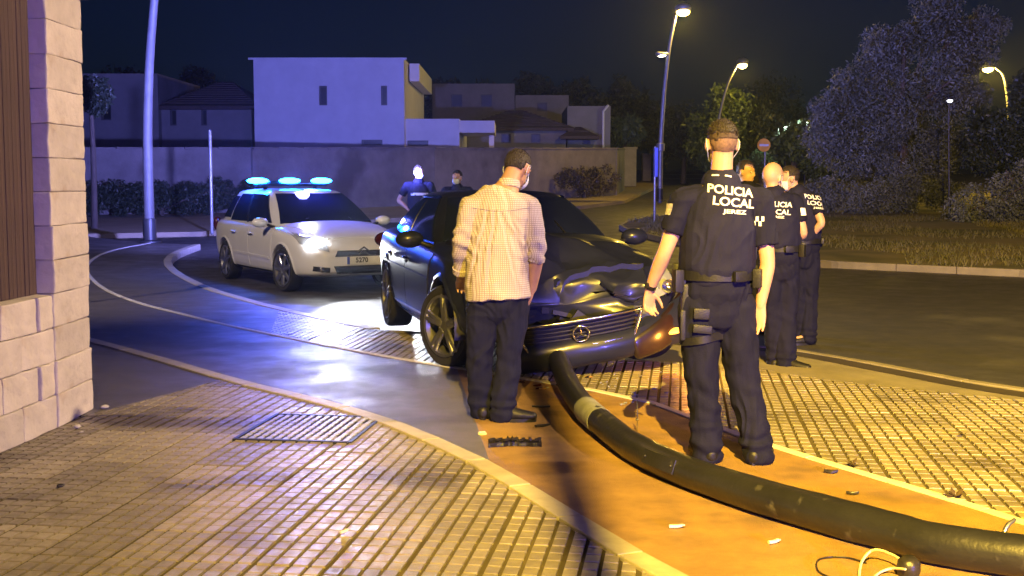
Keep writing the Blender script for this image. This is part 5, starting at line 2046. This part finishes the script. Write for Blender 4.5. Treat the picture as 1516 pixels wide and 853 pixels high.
    for s in 'LR':
        hpj, kn, an = J['hp' + s], J['kn' + s], J['an' + s]
        dn = (an - kn).normalized()
        tube(b, [hpj + Vector((0, 0, .03)), hpj.lerp(kn, .35), kn, kn.lerp(an, .5), an + dn * .035], [thigh, thigh * .97, thigh * .78, thigh * .76, thigh * .74], 18, sub=3)
    ex_ = lambda c: (.007 * math.sin(c.z * 75 + 3 * noise.noise(c * 9)) * max(0, 1 - abs(c.z - .10) / .16)) + .004 * math.sin(c.z * 60 + c.x * 30) * max(0, 1 - abs(c.z - J['knL'].z) / .12)
    obj('trousers', fuse(b, vox * .95, 2, 'trousers', folds(.017, base.x * 7, 3.0, 8.5, ex_)), lm, root)
    for q, s in enumerate('LR'):
        an = J['an' + s]
        t = Vector(toes[q]); t.z = 0; t.normalize()
        sd = Vector((t.y, -t.x, 0))
        g0 = Vector((an.x, an.y, .0))
        b = NB()
        tube(b, [g0 - t * .055 + Vector((0, 0, .045)), g0 + t * .02 + Vector((0, 0, .05)), g0 + t * .10 + Vector((0, 0, .042)), g0 + t * .185 + Vector((0, 0, .034))], [(.036, .042), (.040, .048), (.045, .038), (.036, .028)], 14, ref=sd, sub=3)
        tube(b, [g0 + Vector((0, 0, .05)), g0 + Vector((0, 0, .13))], [.046, .048], 14)
        for v in b.verts:
            v.co.z = max(v.co.z, .006)
        sh_ = obj('shoe', fuse(b, .006, 3, 'shoe'), M_LEATHER, root)
        b = NB()
        poly = []
        for k in range(20):
            a_ = 2 * math.pi * k / 20
            x_ = math.cos(a_); wd = .047 if x_ > 0 else .040
            p = g0 + t * (.065 + .142 * x_) + sd * math.sin(a_) * wd
            poly.append(p)
        prism(b, poly, .001, .022); obj('sole', b, M_TRIM, sh_, 40)
    # ---- upper clothes
    b = NB()
    long_ = top == 'shirt'
    lo = J['pel'] + Vector((0, 0, -.015 if long_ else .05))
    tw2 = tw * belly
    tube(b, [lo, J['waist'], J['chest'], J['uch'], nb.lerp(J['uch'], .45)], [((.194 if long_ else .182) * tw2, .168 if long_ else .142), (.190 * tw2 if long_ else .176 * tw2, .152 if long_ else .138), (.186 * tw2, .138), (.172 * tw2, .112), (.085 * tw, .085)], 24, ref=side, sub=4, flat=long_)
    for s in 'LR':
        sh, el, wr = J['sh' + s], J['el' + s], J['wr' + s]
        k = noarm[0 if s == 'L' else 1] if noarm else (.62 if not long_ else 1.0)
        tube(b, [J['uch'].lerp(sh, .4), sh], [.075 * tw, .072 * tw], 14)
        if k <= 1:
            tube(b, [sh, sh.lerp(el, k * .6), sh.lerp(el, k)], [.072 * tw, .068 * tw, .066 * tw], 16, sub=3, flat=True)
        else:
            tube(b, [sh, sh.lerp(el, .55), el, el.lerp(wr, (k - 1) * .6), el.lerp(wr, k - 1)], [.070 * tw, .061 * tw, .054 * tw, .049 * tw, .047 * tw], 16, sub=3, flat=True)

    def arm_w(c):
        r = 0
        if long_ and c.z > lo.z + .05:
            n1 = noise.noise(Vector((c.x * 9 + .35 * noise.noise(c * 4), 3.3, c.z * 1.6)))
            r += .016 * (.28 - abs(n1)) * min(1, (c.z - lo.z - .05) / .12) * min(1, max(0, (J['uch'].z - c.z) / .08))
            if (c - J['chest']).dot(bf) < 0:
                for x0_, a_, sl in ((-.035, .016, .10), (.045, .013, -.22), (.105, .010, -.35), (-.10, .010, .25)):
                    u_ = c.x - J['chest'].x - x0_ - sl * (c.z - J['chest'].z) - .02 * noise.noise(Vector((2, c.z * 7, x0_)))
                    r += .65 * a_ * (math.exp(-((u_ + .014) / .011) ** 2) * .7 - math.exp(-(u_ / .010) ** 2)) * min(1, max(0, (J['uch'].z - .02 - c.z) / .06)) * min(1, max(0, (c.z - lo.z - .02) / .2))
        for s in 'LR':
            el = J['el' + s]
            d = (c - el).length
            if long_ and d < .2:
                r += .009 * math.sin(c.z * 70 + c.x * 25 + 4 * noise.noise(c * 8)) * (1 - d / .2)
        return r
    shm = fuse(b, vox * .95, 2, 'shirt', folds(.012, base.x * 3 + 1, 3.0, 9, arm_w))
    shirt = obj('shirt', shm, M_SHIRT if long_ else M_NAVY, root)
    out = {'root': root, 'J': J, 'side': side, 'bf': bf, 'hp': hp, 'shirt': shirt, 'nb': nb, 'tw': tw}
    if long_:
        b = NB(); tube(b, [nb - Vector((0, 0, .02)), nb.lerp(H, .22) - hf * .012], [(.073, .078), (.066, .07)], 20, ref=side, flat=True)
        obj('collar', fuse(b, .006, 2, 'collar'), M_SHIRT, shirt)
        for s in 'LR':
            k = noarm[0 if s == 'L' else 1]
            if k > 1:
                el, wr = J['el' + s], J['wr' + s]
                b = NB(); tube(b, [el.lerp(wr, k - 1.10), el.lerp(wr, k - .97)], [.053 * tw, .052 * tw], 16, flat=True); obj('cuff', b, M_SHIRT, shirt, 60)
        b = NB()                                        # yoke seam across the back
        bt = bvh(shm)
        z = J['uch'].z - .035
        prev = None
        for i in range(25):
            p = J['uch'] + side * ((i / 24 - .5) * .34); p.z = z - .02 * math.cos((i / 24 - .5) * 3.0)
            h = bt.ray_cast(p - bf * .5, bf, 1)
            if h[0] is not None:
                pt = h[0] - bf * .001
                if prev is not None:
                    tube(b, [prev, pt], [.0035, .0035], 6, cap=False)
                prev = pt
        if b.verts:
            obj('yoke_seam', b, M_SHIRT, shirt, 60)
    if vest:
        b = NB()
        vlo = J['waist'] + Vector((0, 0, -.0))
        tube(b, [vlo, J['waist'].lerp(J['chest'], .5), J['chest'], J['uch'] - Vector((0, 0, .01)), nb.lerp(J['uch'], .55)], [(.198 * tw, .160), (.200 * tw, .162), (.196 * tw, .164), (.158 * tw, .140), (.105 * tw, .105)], 24, ref=side, sub=4)
        vm = fuse(b, vox, 3, 'vest', folds(.009, 4.2, 5, 7))
        out['vest'] = obj('vest', vm, M_VEST, root)
        vs = [x.co.copy() for x in vm.vertices]; ps = [tuple(x.vertices) for x in vm.polygons]; k0_ = len(vs)
        vs += [x.co.copy() for x in shm.vertices]; ps += [tuple(i + k0_ for i in x.vertices) for x in shm.polygons]
        out['tree'] = BVHTree.FromPolygons(vs, ps)
    else:
        out['tree'] = bvh(shm)
    return out


def print_text(P, host, s, pos, w, h, tilt=0.0, m=None, nrm=None):
    """printed lettering of given width and height laid on clothing"""
    me = text_mesh(s, 1.0, .022)
    co = np.array([v.co for v in me.vertices])
    a, b_ = co.min(0), co.max(0)
    for v in me.vertices:
        v.co.x = (v.co.x - (a[0] + b_[0]) / 2) * w / (b_[0] - a[0])
        v.co.y = (v.co.y - (a[1] + b_[1]) / 2) * h / (b_[1] - a[1])
    n = nrm or -P['bf']
    rt = Vector((-n.y, n.x, 0)).normalized()
    up = Vector((0, 0, 1))
    t = R(tilt)
    rt, up = rt * math.cos(t) - up * math.sin(t), up * math.cos(t) + rt * math.sin(t)
    bm = project(me, P['tree'], Vector(pos), rt, up, n, .0035, 2)
    if bm.verts:
        return obj('lettering', bm, m or M_LETTER, host)


def patch_on(P, host, tree, name, pos, w, h, n, m, tilt=0.0):
    n = Vector(n).normalized()
    rt = Vector((-n.y, n.x, 0)).normalized(); up = Vector((0, 0, 1))
    t = R(tilt)
    rt, up = rt * math.cos(t) - up * math.sin(t), up * math.cos(t) + rt * math.sin(t)
    bm = project(rect_mesh(w, h), tree, Vector(pos), rt, up, n, .004, 0)
    if bm.verts:
        return obj(name, bm, m, host)


def duty_belt(P, holster_side=None, big=True):
    J, side, bf = P['J'], P['side'], P['bf']
    c = J['waist'] - Vector((0, 0, .03))
    ring = []
    for k in range(33):
        a = 2 * math.pi * k / 32
        ring.append(c + side * math.cos(a) * .187 * P['tw'] + bf * math.sin(a) * .148)
    b = NB(); tube(b, ring, [(.007, .026)] * 33, 8, ref=None)
    b.free()
    b = NB()
    rows = []
    for p, k in zip(ring, range(33)):
        o = (p - c).normalized()
        rows.append([b.verts.new(p + o * x + Vector((0, 0, z))) for x, z in ((0, -.026), (.008, -.026), (.008, .026), (0, .026))])
    for p, q in zip(rows, rows[1:]):
        for k in range(4):
            b.faces.new((p[k], p[(k + 1) % 4], q[(k + 1) % 4], q[k]))
    bmesh.ops.recalc_face_normals(b, faces=b.faces[:])
    belt = obj('duty_belt', b, M_LEATHER, P['root'], 40)

    def pouch(ang, w, h, d, dz, m=M_LEATHER, name='pouch'):
        a = R(ang)
        o = (side * math.cos(a) + bf * math.sin(a)).normalized()
        p = c + side * math.cos(a) * .195 * P['tw'] + bf * math.sin(a) * .156 + o * d * .5 + Vector((0, 0, dz))
        b = NB(); box(b, p, (d, w, h), Matrix.Rotation(math.atan2(o.y, o.x), 3, 'Z'), bev=.008)
        return obj(name, b, m, belt, 40)
    if big:
        pouch(20, .055, .11, .04, -.01); pouch(-18, .05, .10, .045, -.015); pouch(165, .06, .11, .04, .0); pouch(200, .055, .12, .05, -.03); pouch(-60, .075, .055, .03, 0)
    return belt


# ------------------------------------------------------------------ nearest officer
Y0 = 6.58


def j(px, py, dy=0.0, Y=Y0):
    return at(px, py, Y + dy)


b0 = g(1085, 688)
P1 = person('nearest police officer standing with back turned beside the fallen lamp post', (b0.x, Y0, 0),
            dict(head=j(1069, 213), nb=j(1068, 258), uch=j(1067, 290), chest=j(1064, 335), waist=j(1061, 398), pel=j(1061, 446),
                 shL=j(1012, 298), elL=j(985, 372, .0), wrL=j(962, 428, .10), shR=j(1125, 298), elR=j(1136, 388, -.03), wrR=j(1126, 452, -.03),
                 hpL=j(1034, 462), knL=j(1041, 572, -.02), anL=j(1047, 664, -.02), hpR=j(1088, 462), knR=j(1102, 570, .0), anR=j(1121, 664, -.06)),
            (0.06, 1, 0), (-.08, 1, -.10), vox=.0055, hair='fade', vest=True, toes=((-.25, 1, 0), (.5, .9, 0)), tw=1.0, thigh=.104, mask=True, noarm=(.62, .72),
            hands=(((-.02, .25, -1), (.8, .5, 0), .62, 1), ((-.12, .0, -1), (-.85, .45, 0), .30, -1)))
TV = P1['tree']
off1 = Vector((b0.x, Y0, 0))
print_text(P1, P1['vest'], 'POLICIA', j(1079, 282) - off1, .242, .046, 7)
print_text(P1, P1['vest'], 'LOCAL', j(1083, 299) - off1, .222, .046, 6)
print_text(P1, P1['vest'], 'JEREZ', j(1083, 313.5) - off1, .125, .027, 4)
TS = bvh(P1['shirt'].data)


def sleeve_badge(P, px, py, w, h, n, base, Y):
    """small black and white chequered band"""
    c = at(px, py, Y) - base
    tree = bvh(P['shirt'].data)
    for r_ in range(2):
        for k in range(4):
            if (r_ + k) % 2 == 0:
                patch_on(P, P['shirt'], tree, 'check_patch', c + Vector(((k - 1.5) * w / 4, 0, (r_ - .5) * h / 2)), w / 4, h / 2, n, M_LETTER)


sleeve_badge(P1, 1027, 322, .075, .042, (0, -1, 0), off1, Y0)
sleeve_badge(P1, 1119, 327, .055, .05, (0, -1, 0), off1, Y0)
patch_on(P1, P1['shirt'], TS, 'shoulder_badge', P1['J']['shL'].lerp(P1['J']['elL'], .18), .05, .06, (-1, -.5, .1), M_BADGE)
for x_, z_ in ((-.03, 0), (.035, -.008)):
    patch_on(P1, P1['vest'], TV, 'collar_tab', j(1064, 266) - off1 + Vector((x_, 0, z_)), .035, .009, (0, -1, .3), M_LETTER, 8)
belt1 = duty_belt(P1)
J1 = P1['J']
# drop-leg holster on the left thigh
hc = j(1019, 452, -.02) - off1
b = NB(); box(b, hc + Vector((-.015, 0, .02)), (.05, .09, .19), Matrix.Rotation(R(4), 3, 'Y'), bev=.012); hol = obj('holster', b, M_LEATHER, P1['root'], 40)
b = NB(); box(b, hc + Vector((-.025, -.01, .145)), (.032, .05, .10), Matrix.Rotation(R(18), 3, 'Y'), bev=.010); obj('pistol_grip', b, M_TRIM, hol, 40)
b = NB(); box(b, hc + Vector((-.035, -.05, -.10)), (.028, .03, .16), bev=.008); box(b, hc + Vector((.012, -.052, -.105)), (.022, .02, .15), bev=.006); obj('magazine_pouch', b, M_LEATHER, hol, 40)
b = NB(); box(b, hc + Vector((.055, -.10, -.035)), (.085, .03, .06), Matrix.Rotation(R(3), 3, 'Y'), bev=.010); obj('glove_pouch', b, M_LEATHER, hol, 40)
b = NB(); box(b, hc + Vector((.06, -.105, -.115)), (.10, .022, .045), Matrix.Rotation(R(6), 3, 'Y'), bev=.008); obj('leg_strap_buckle', b, M_LEATHER, hol, 40)
TT = None
for o in P1['root'].children:
    if o.name.startswith('trousers'):
        TT = bvh(o.data)
b = NB()
cth = J1['hpL'].lerp(J1['knL'], .34)
ringp = []
for k in range(25):
    a = 2 * math.pi * k / 24
    d = Vector((math.cos(a), math.sin(a), 0))
    h = TT.ray_cast(cth + d * .2 + Vector((0, 0, .02 * math.cos(a))), -d, .3)
    ringp.append((h[0] if h[0] is not None else cth + d * .1) + d * .002)
rows = [[b.verts.new(p + (p - cth).normalized() * x + Vector((0, 0, z))) for x, z in ((-.006, -.02), (.006, -.02), (.006, .02), (-.006, .02))] for p in ringp]
for p, q in zip(rows, rows[1:]):
    for k in range(4):
        b.faces.new((p[k], p[(k + 1) % 4], q[(k + 1) % 4], q[k]))
bmesh.ops.recalc_face_normals(b, faces=b.faces[:])
obj('leg_strap', b, M_LEATHER, hol, 40)
# black watch on the left wrist
b = NB(); wd = (J1['wrL'] - J1['elL']).normalized(); wc = J1['wrL'] - wd * .018
tube(b, [wc - wd * .011, wc + wd * .011], [.0325, .031], 18, flat=True); wt = obj('wristwatch', b, M_WATCH, P1['root'], 60)
b = NB(); box(b, wc + Vector((-.022, -.022, .006)), (.022, .026, .030), Matrix.Rotation(R(45), 3, 'Z'), bev=.005); obj('watch_case', b, M_TRIM, wt, 40)

# ------------------------------------------------------------------ man in the checked shirt
Ym = 7.72
jm = lambda px, py, dy=0.0: at(px, py, Ym + dy)
bm_ = g(733, 626)
P2 = person('man in beige checked shirt and dark trousers standing beside the crashed car', (bm_.x, Ym, 0),
            dict(head=jm(766, 250, .10), nb=jm(753, 273, .02), uch=jm(744, 298), chest=jm(738, 345), waist=jm(736, 405), pel=jm(738, 438),
                 shL=jm(697, 308), elL=jm(684, 358, -.02), wrL=jm(682, 412, .13), shR=jm(784, 308), elR=jm(795, 378, -.05), wrR=jm(788, 428, -.01),
                 hpL=jm(717, 446), knL=jm(710, 528, .0), anL=jm(713, 598, .05), hpR=jm(760, 446), knR=jm(754, 528, -.02), anR=jm(745, 603, -.05)),
            (0.12, 1, 0), (.45, .78, -.52), vox=.007, hair='shaved', skin=M_SKIN2, top='shirt', legs_m=M_JEANS, toes=((-.2, 1, 0), (.97, -.1, 0)), tw=1.02, belly=1.02, thigh=.1, mask=True,
            noarm=(1.80, 1.14), hands=(((0, .9, -.5), (.8, 0, .3), .6, 1), ((-.35, .25, -1), (-.3, .9, 0), .3, -1)))

# ------------------------------------------------------------------ officers farther back
GRP = None
Yb2 = 10.15
j2 = lambda px, py, dy=0.0: at(px + 5, py, Yb2 + dy)
z2 = -.05
b2_ = Vector((j2(1150, 400).x, Yb2, z2))
P3_ = person('bald police officer facing right, between the nearest officer and the farthest one', b2_,
             dict(head=j2(1139, 263, .02), nb=j2(1139, 282), uch=j2(1143, 297), chest=j2(1146, 325), waist=j2(1148, 362), pel=j2(1149, 390),
                  shL=j2(1117, 300, .03), elL=j2(1112, 342, .05), wrL=j2(1128, 372, .2), shR=j2(1171, 299, -.03), elR=j2(1184, 346, -.06), wrR=j2(1166, 352, .16),
                  hpL=j2(1139, 398), knL=j2(1141, 470), anL=j2(1142, 532, .03), hpR=j2(1160, 398), knR=j2(1160, 470), anR=j2(1159, 534, -.06)),
             (.32, 1, 0), (.72, .62, -.22), vox=.009, hair='none', vest=True, toes=((.2, 1, 0), (.75, -.5, 0)), tw=.93, thigh=.098, mask=True, noarm=(.62, .62))
print_text(P3_, P3_['vest'], 'POLICIA', j2(1150, 302) - b2_, .215, .042, 3)
print_text(P3_, P3_['vest'], 'LOCAL', j2(1150, 313) - b2_, .195, .042, 3)
print_text(P3_, P3_['vest'], 'JEREZ', j2(1149, 321) - b2_, .11, .024, 2)
duty_belt(P3_)
patch_on(P3_, P3_['shirt'], bvh(P3_['shirt'].data), 'arm_badge', j2(1172, 313) - b2_, .05, .06, (.5, -1, 0), M_LETTER)

Yb3 = 12.2
j3 = lambda px, py, dy=0.0: at(px, py, Yb3 + dy)
b3_ = Vector((j3(1190, 400).x, Yb3, ROAD))
P4_ = person('dark-haired masked police officer facing left with arms akimbo, farthest right', b3_,
             dict(head=j3(1168, 265), nb=j3(1175, 281), uch=j3(1183, 293), chest=j3(1189, 318), waist=j3(1190, 352), pel=j3(1190, 376),
                  shL=j3(1166, 297, .12), elL=j3(1160, 335, .2), wrL=j3(1170, 348, .05), shR=j3(1204, 297, -.08), elR=j3(1216, 330, -.16), wrR=j3(1200, 351, -.08),
                  hpL=j3(1181, 384), knL=j3(1183, 440), anL=j3(1185, 493, .03), hpR=j3(1198, 384), knR=j3(1198, 440), anR=j3(1197, 494, -.04)),
             (-.72, .70, 0), (-.93, -.10, -.12), vox=.009, hair='short', vest=True, toes=((-.9, .1, 0), (-.8, -.2, 0)), tw=.95, thigh=.10, mask=True, noarm=(.62, .62))
nr = Vector((.45, -.9, 0)).normalized()
print_text(P4_, P4_['vest'], 'POLICIA', j3(1192, 292) - b3_, .19, .042, 8, nrm=nr)
print_text(P4_, P4_['vest'], 'LOCAL', j3(1193, 301) - b3_, .175, .042, 8, nrm=nr)
print_text(P4_, P4_['vest'], 'JEREZ', j3(1193, 308) - b3_, .09, .022, 6, nrm=nr)
duty_belt(P4_)

Yb4 = 13.2
j4 = lambda px, py, dy=0.0: at(px, py, Yb4 + dy)
b4_ = Vector((j4(1106, 400).x, Yb4, ROAD))
person('mostly hidden dark-haired person behind the shoulder of the nearest officer', b4_,
       dict(head=j4(1104, 255), nb=j4(1106, 271), uch=j4(1108, 282), chest=j4(1109, 306), waist=j4(1109, 338), pel=j4(1109, 362),
            shL=j4(1129, 287), elL=j4(1134, 322), wrL=j4(1130, 352, -.05), shR=j4(1088, 287), elR=j4(1083, 322), wrR=j4(1088, 352, -.05),
            hpL=j4(1117, 368), knL=j4(1118, 425), anL=j4(1118, 476), hpR=j4(1101, 368), knR=j4(1100, 425), anR=j4(1100, 476)),
       (.45, -.9, 0), (.75, -.6, -.1), vox=.011, hair='short', toes=((.4, -.9, 0), (.2, -.9, 0)), noarm=(.62, .62))

for (px, top, Yf, lab, akimbo, fwd, hfw) in ((620, 244, 22.0, 'distant officer with pale chest band and hand on hip behind the crashed car', True, (.1, -1, 0), (.6, -.75, -.1)),
                                             (677, 252, 21.0, 'distant officer beside the roof of the crashed car, left of the man in the shirt', False, (-.2, -1, 0), (-.5, -.8, -.1))):
    jf = lambda px_, py_, dy=0.0, Yf=Yf: at(px_, py_, Yf + dy)
    k = F / Yf
    zt = jf(px, top).z - T(Yf)
    Z = lambda f, dx=0.0, dy=0.0, px=px, Yf=Yf, zt=zt: Vector((at(px, 265, Yf).x + dx, Yf + dy, T(Yf) + zt * f))
    bb = Vector((at(px, 265, Yf).x, Yf, T(Yf)))
    hd0 = Z(.928, .0)
    if akimbo:
        arms = dict(shL=Z(.80, .20), elL=Z(.64, .30, .05), wrL=Z(.56, .20, -.1), shR=Z(.80, -.20), elR=Z(.66, -.36, .08), wrR=Z(.58, -.2, -.02))
    else:
        arms = dict(shL=Z(.80, .20), elL=Z(.63, .25), wrL=Z(.50, .24, -.08), shR=Z(.80, -.20), elR=Z(.63, -.25), wrR=Z(.50, -.24, -.08))
    Q = person(lab, bb, dict(head=hd0, nb=Z(.855), uch=Z(.80), chest=Z(.72), waist=Z(.60), pel=Z(.53), hpL=Z(.51, .09), knL=Z(.28, .10), anL=Z(.055, .11), hpR=Z(.51, -.09), knR=Z(.28, -.10), anR=Z(.055, -.11), **arms),
               fwd, hfw, vox=.012, hair='short', toes=((.2, -1, 0), (-.2, -1, 0)), mask=True, vest=True, noarm=(.62, .62), group=None)
    if akimbo:
        patch_on(Q, Q['vest'], Q['tree'], 'reflective_band', Z(.72, .02) - bb, .30, .045, (0, -1, 0), M_REFL)

# ================================================================== DEBRIS AND SMALL THINGS
M_PLASTIC = mat('black_plastic', (0.014, 0.013, 0.013), (0.03, 0.025, 0.02), 20, 0.4, bump=.3)
M_PAPER = mat('paper_white', (0.7, 0.69, 0.66), (0.55, 0.54, 0.5), 20, 0.8)
M_BRASS = mat('amber_plastic', (0.45, 0.26, 0.06), (0.3, 0.17, 0.04), 10, 0.3)
M_WIRE = mat('cable_white', (0.75, 0.70, 0.5), None, 10, 0.5)
M_ROCK = mat('pebble', (0.5, 0.47, 0.42), None, 10, 0.8)
M_LEAFD = mat('dry_leaf', (0.07, 0.045, 0.02), (0.04, 0.025, 0.012), 20, 0.8)


def small(name, label, cat, px, py, bm, m, rz=0.0, smooth=None, z=0.0, group=None):
    p = g(px, py)
    o = obj(name, bm, m, None, smooth, (p.x, p.y, z))
    o.rotation_euler = (0, 0, rz)
    return tag(o, label, cat, group)


# torn strip of bumper grille in front of the man
b = NB()
prev = None
for i in range(25):
    t = i / 24
    x = (t - .5) * .30
    y = .03 * math.sin(t * 3.1) + .012 * noise.noise(Vector((t * 9, 1, 1)))
    h = .035 + .03 * abs(noise.noise(Vector((t * 12, 5, 1))))
    w = [b.verts.new((x, y - .035, .003)), b.verts.new((x, y - .03, .012 + h * .3)), b.verts.new((x, y, h)), b.verts.new((x, y + .03, .004))]
    if prev:
        for k in range(3):
            b.faces.new((prev[k], w[k], w[k + 1], prev[k + 1]))
    prev = w
bmesh.ops.solidify(b, geom=b.faces[:], thickness=.004)
for k in range(7):
    box(b, ((k / 6 - .5) * .26, -.002 + rng.uniform(-.01, .01), .042), (.012, .05, .012), Matrix.Rotation(rng.uniform(-.8, .8), 3, 'Z'))
small('grille_fragment', 'torn dark strip of car grille on the path at the feet of the man', 'car debris', 762, 661, b, M_PLASTIC, .05)
b = NB(); lathe(b, [(0, .012), (.022, .012), (.026, .006), (.026, 0)], 16); bmesh.ops.recalc_face_normals(b, faces=b.faces[:])
for k in range(2):
    box(b, (0, -.008 + k * .016, .0135), (.04, .006, .003))
small('wheel_cap', 'small round striped black and white cap left of the grille fragment', 'car debris', 714, 643, b, M_PAPER, .4, 40)
shards = (('black plastic shard nearest the shadow band, right of the shoe of the man', 803, 632, .10, .03), ('long black plastic shard by the standing wheel side of the shadow', 801, 604, .12, .025), ('bent black clip on the path right of the nearest officer', 1230, 701, .07, .03), ('thin dark sliver on the path next to the fallen lamp post', 1262, 733, .06, .012))
for lab, px, py, L, w in shards:
    b = NB()
    n = 5
    top = []
    for i in range(n):
        t = i / (n - 1) - .5
        top.append((t * L, w * (.5 - abs(t) * .7) * (1 + .5 * noise.noise(Vector((i, px, 1)))) + .004))
    pts_ = [(x, y) for x, y in top] + [(x, -y * .8) for x, y in reversed(top)]
    prism(b, pts_, .002, .012)
    for v in b.verts:
        v.co.z += .25 * abs(v.co.x) * (1 if px > 1200 else .3)
    small('plastic_shard', lab, 'car debris', px, py, b, M_PLASTIC, rng.uniform(-.5, .8), group=None)
# amber splinters under the smashed nose
for i in range(26):
    px, py = rng.uniform(770, 880), rng.uniform(535, 580)
    b = NB()
    L = rng.uniform(.02, .075)
    prism(b, [(0, 0), (L, L * .15), (L * .8, L * .55), (L * .2, L * .4)], .003, .01)
    small('lens_splinter', ('amber', 'black', 'clear', 'red')[i % 4] + ' plastic splinter among the debris under the smashed car front', 'car debris', px, py, b, [M_BRASS, M_PLASTIC, M_LENS, M_REDLENS][i % 4], rng.uniform(0, 6), group=('amber', 'black', 'clear', 'red')[i % 4] + ' splinters under the smashed car')
for i in range(22):
    px, py = rng.uniform(880, 1010), rng.uniform(545, 605)
    b = NB(); L = rng.uniform(.01, .04)
    prism(b, [(0, 0), (L, 0), (L * .7, L * .6)], .002, .007)
    small('glass_splinter', 'tiny glass splinter on the lit tiles before the torn bumper corner', 'car debris', px, py, b, M_LENS, rng.uniform(0, 6), group='glass splinters on the tiles')
# bits of paper and cigarette ends
for lab, px, py, L in (('white paper bit nearest the kerb on the lower path, left of the cable', 1000, 783, .055), ('white and brown cigarette end in the middle of the lower path', 1146, 806, .05), ('small white stub on the tiles of the near pavement', 510, 791, .035)):
    b = NB(); tube(b, [(-L / 2, 0, .010), (L * .1, .004, .010), (L / 2, .012, .012)], [.008, .008, .007], 8, flat=True)
    box(b, (L * .55, .015, .014), (L * .25, .018, .004), Matrix.Rotation(.6, 3, 'Z'))
    small('paper_scrap', lab, 'litter', px, py, b, M_PAPER, rng.uniform(-.4, .6), 50)
for lab, px, py, s in (('white pebble at the foot of the stone pillar', 114, 634, .028), ('smaller pale pebble just right of the white pebble by the pillar', 121, 641, .014), ('flat white chip on the smooth corner behind the pillar pebbles', 155, 605, .03), ('dark pebble alone on the near pavement below the stone wall', 90, 721, .02)):
    b = NB(); bmesh.ops.create_icosphere(b, subdivisions=2, radius=1)
    for v in b.verts:
        v.co *= 1 + .25 * noise.noise(v.co * 1.6 + Vector((px, 0, 0)))
        v.co = Vector((v.co.x * s, v.co.y * s * .8, v.co.z * s * .45 + s * .4))
    small('pebble', lab, 'pebble', px, py, b, M_PLASTIC if 'dark' in lab else M_ROCK, rng.uniform(0, 3), 60)
# dry weeds and leaves along the right edging
for lab, px, py, s in (('dry dark leaf alone on the tiles at the right', 1424, 646, .035), ('small dry weed at the edging stones near the right corner', 1413, 738, .05), ('dry weed clump on the edging right of the nearest officer', 1262, 690, .04)):
    b = NB()
    for k in range(11):
        a = rng.uniform(0, 6.28); L = s * rng.uniform(.6, 1.4)
        d = Vector((math.cos(a), math.sin(a), rng.uniform(.1, .8)))
        n_ = Vector((-math.sin(a), math.cos(a), 0))
        p = [Vector((0, 0, .004)), d * L * .5 + n_ * L * .22, d * L, d * L * .5 - n_ * L * .22]
        b.faces.new([b.verts.new(q + Vector((0, 0, .004))) for q in p])
    small('dry_leaves', lab, 'dry leaves', px, py, b, M_LEAFD, 0)
# cable and round cap torn from the lamp post
cb_ = g(1344, 851)
cr = empty('torn_cable', 'pale looped cable with a black round cap lying near the lower right corner', 'cable', (cb_.x, cb_.y, 0))
L_ = lambda px, py, h: (lambda p: Vector((p.x, p.y, h)) - Vector((cb_.x, cb_.y, 0)))(g(px, py, h))
b = NB(); tube(b, [L_(1345, 838, .04), L_(1322, 822, .045), L_(1295, 814, .05), L_(1278, 828, .03), L_(1272, 850, .01), L_(1276, 868, .008)], [.0055] * 6, 8, sub=6); obj('cable_loop', b, M_WIRE, cr, 60)
b = NB(); tube(b, [L_(1340, 843, .04), L_(1318, 842, .02), L_(1298, 851, .008), L_(1290, 866, .006)], [.005] * 4, 8, sub=6); obj('cable_tail', b, M_WIRE, cr, 60)
b = NB(); tube(b, [L_(1276, 868, .008), L_(1240, 858, .006), L_(1212, 846, .006), L_(1213, 828, .006), L_(1250, 825, .006), L_(1282, 833, .006)], [.0035] * 6, 6, sub=6); obj('thin_wire', b, M_PLASTIC, cr, 60)
b = NB(); lathe(b, [(0, .075), (.025, .073), (.042, .055), (.045, .02), (.040, .0)], 20); bmesh.ops.recalc_face_normals(b, faces=b.faces[:]); bmesh.ops.rotate(b, matrix=Matrix.Rotation(R(12), 3, 'X'), verts=b.verts[:]); obj('round_cap', b, M_PLASTIC, cr, 60)
# broken rod standing at the edging behind the fallen post
p = g(943, 640)
b = NB(); tube(b, [(0, 0, 0), (.002, 0, .10), (0, 0.004, .19)], [.004, .004, .003], 8); ball(b, (0, 0, .075), (.011, .011, .009), 10, 8)
o = obj('metal_rod', b, M_CHROME, None, 60, (p.x, p.y, 0)); tag(o, 'thin metal rod stuck upright behind the fallen lamp post', 'rod')
HAZE = 0.0006

# ================================================================== NIGHT HAZE round the flashing lights
hz_ = NB()
box(hz_, (0, 110, 7.0), (306, 306, 19.0))
HM = bpy.data.materials.new('haze_air'); HM.use_nodes = True
hn = HM.node_tree
hn.nodes.remove(hn.nodes['Principled BSDF'])
pv = hn.nodes.new('ShaderNodeVolumePrincipled')
pv.inputs['Color'].default_value = (.72, .84, 1, 1)
pv.inputs['Density'].default_value = HAZE
pv.inputs['Anisotropy'].default_value = 0.7
hn.links.new(pv.outputs[0], hn.nodes['Material Output'].inputs['Volume'])
kind(obj('haze', hz_, HM), 'stuff')
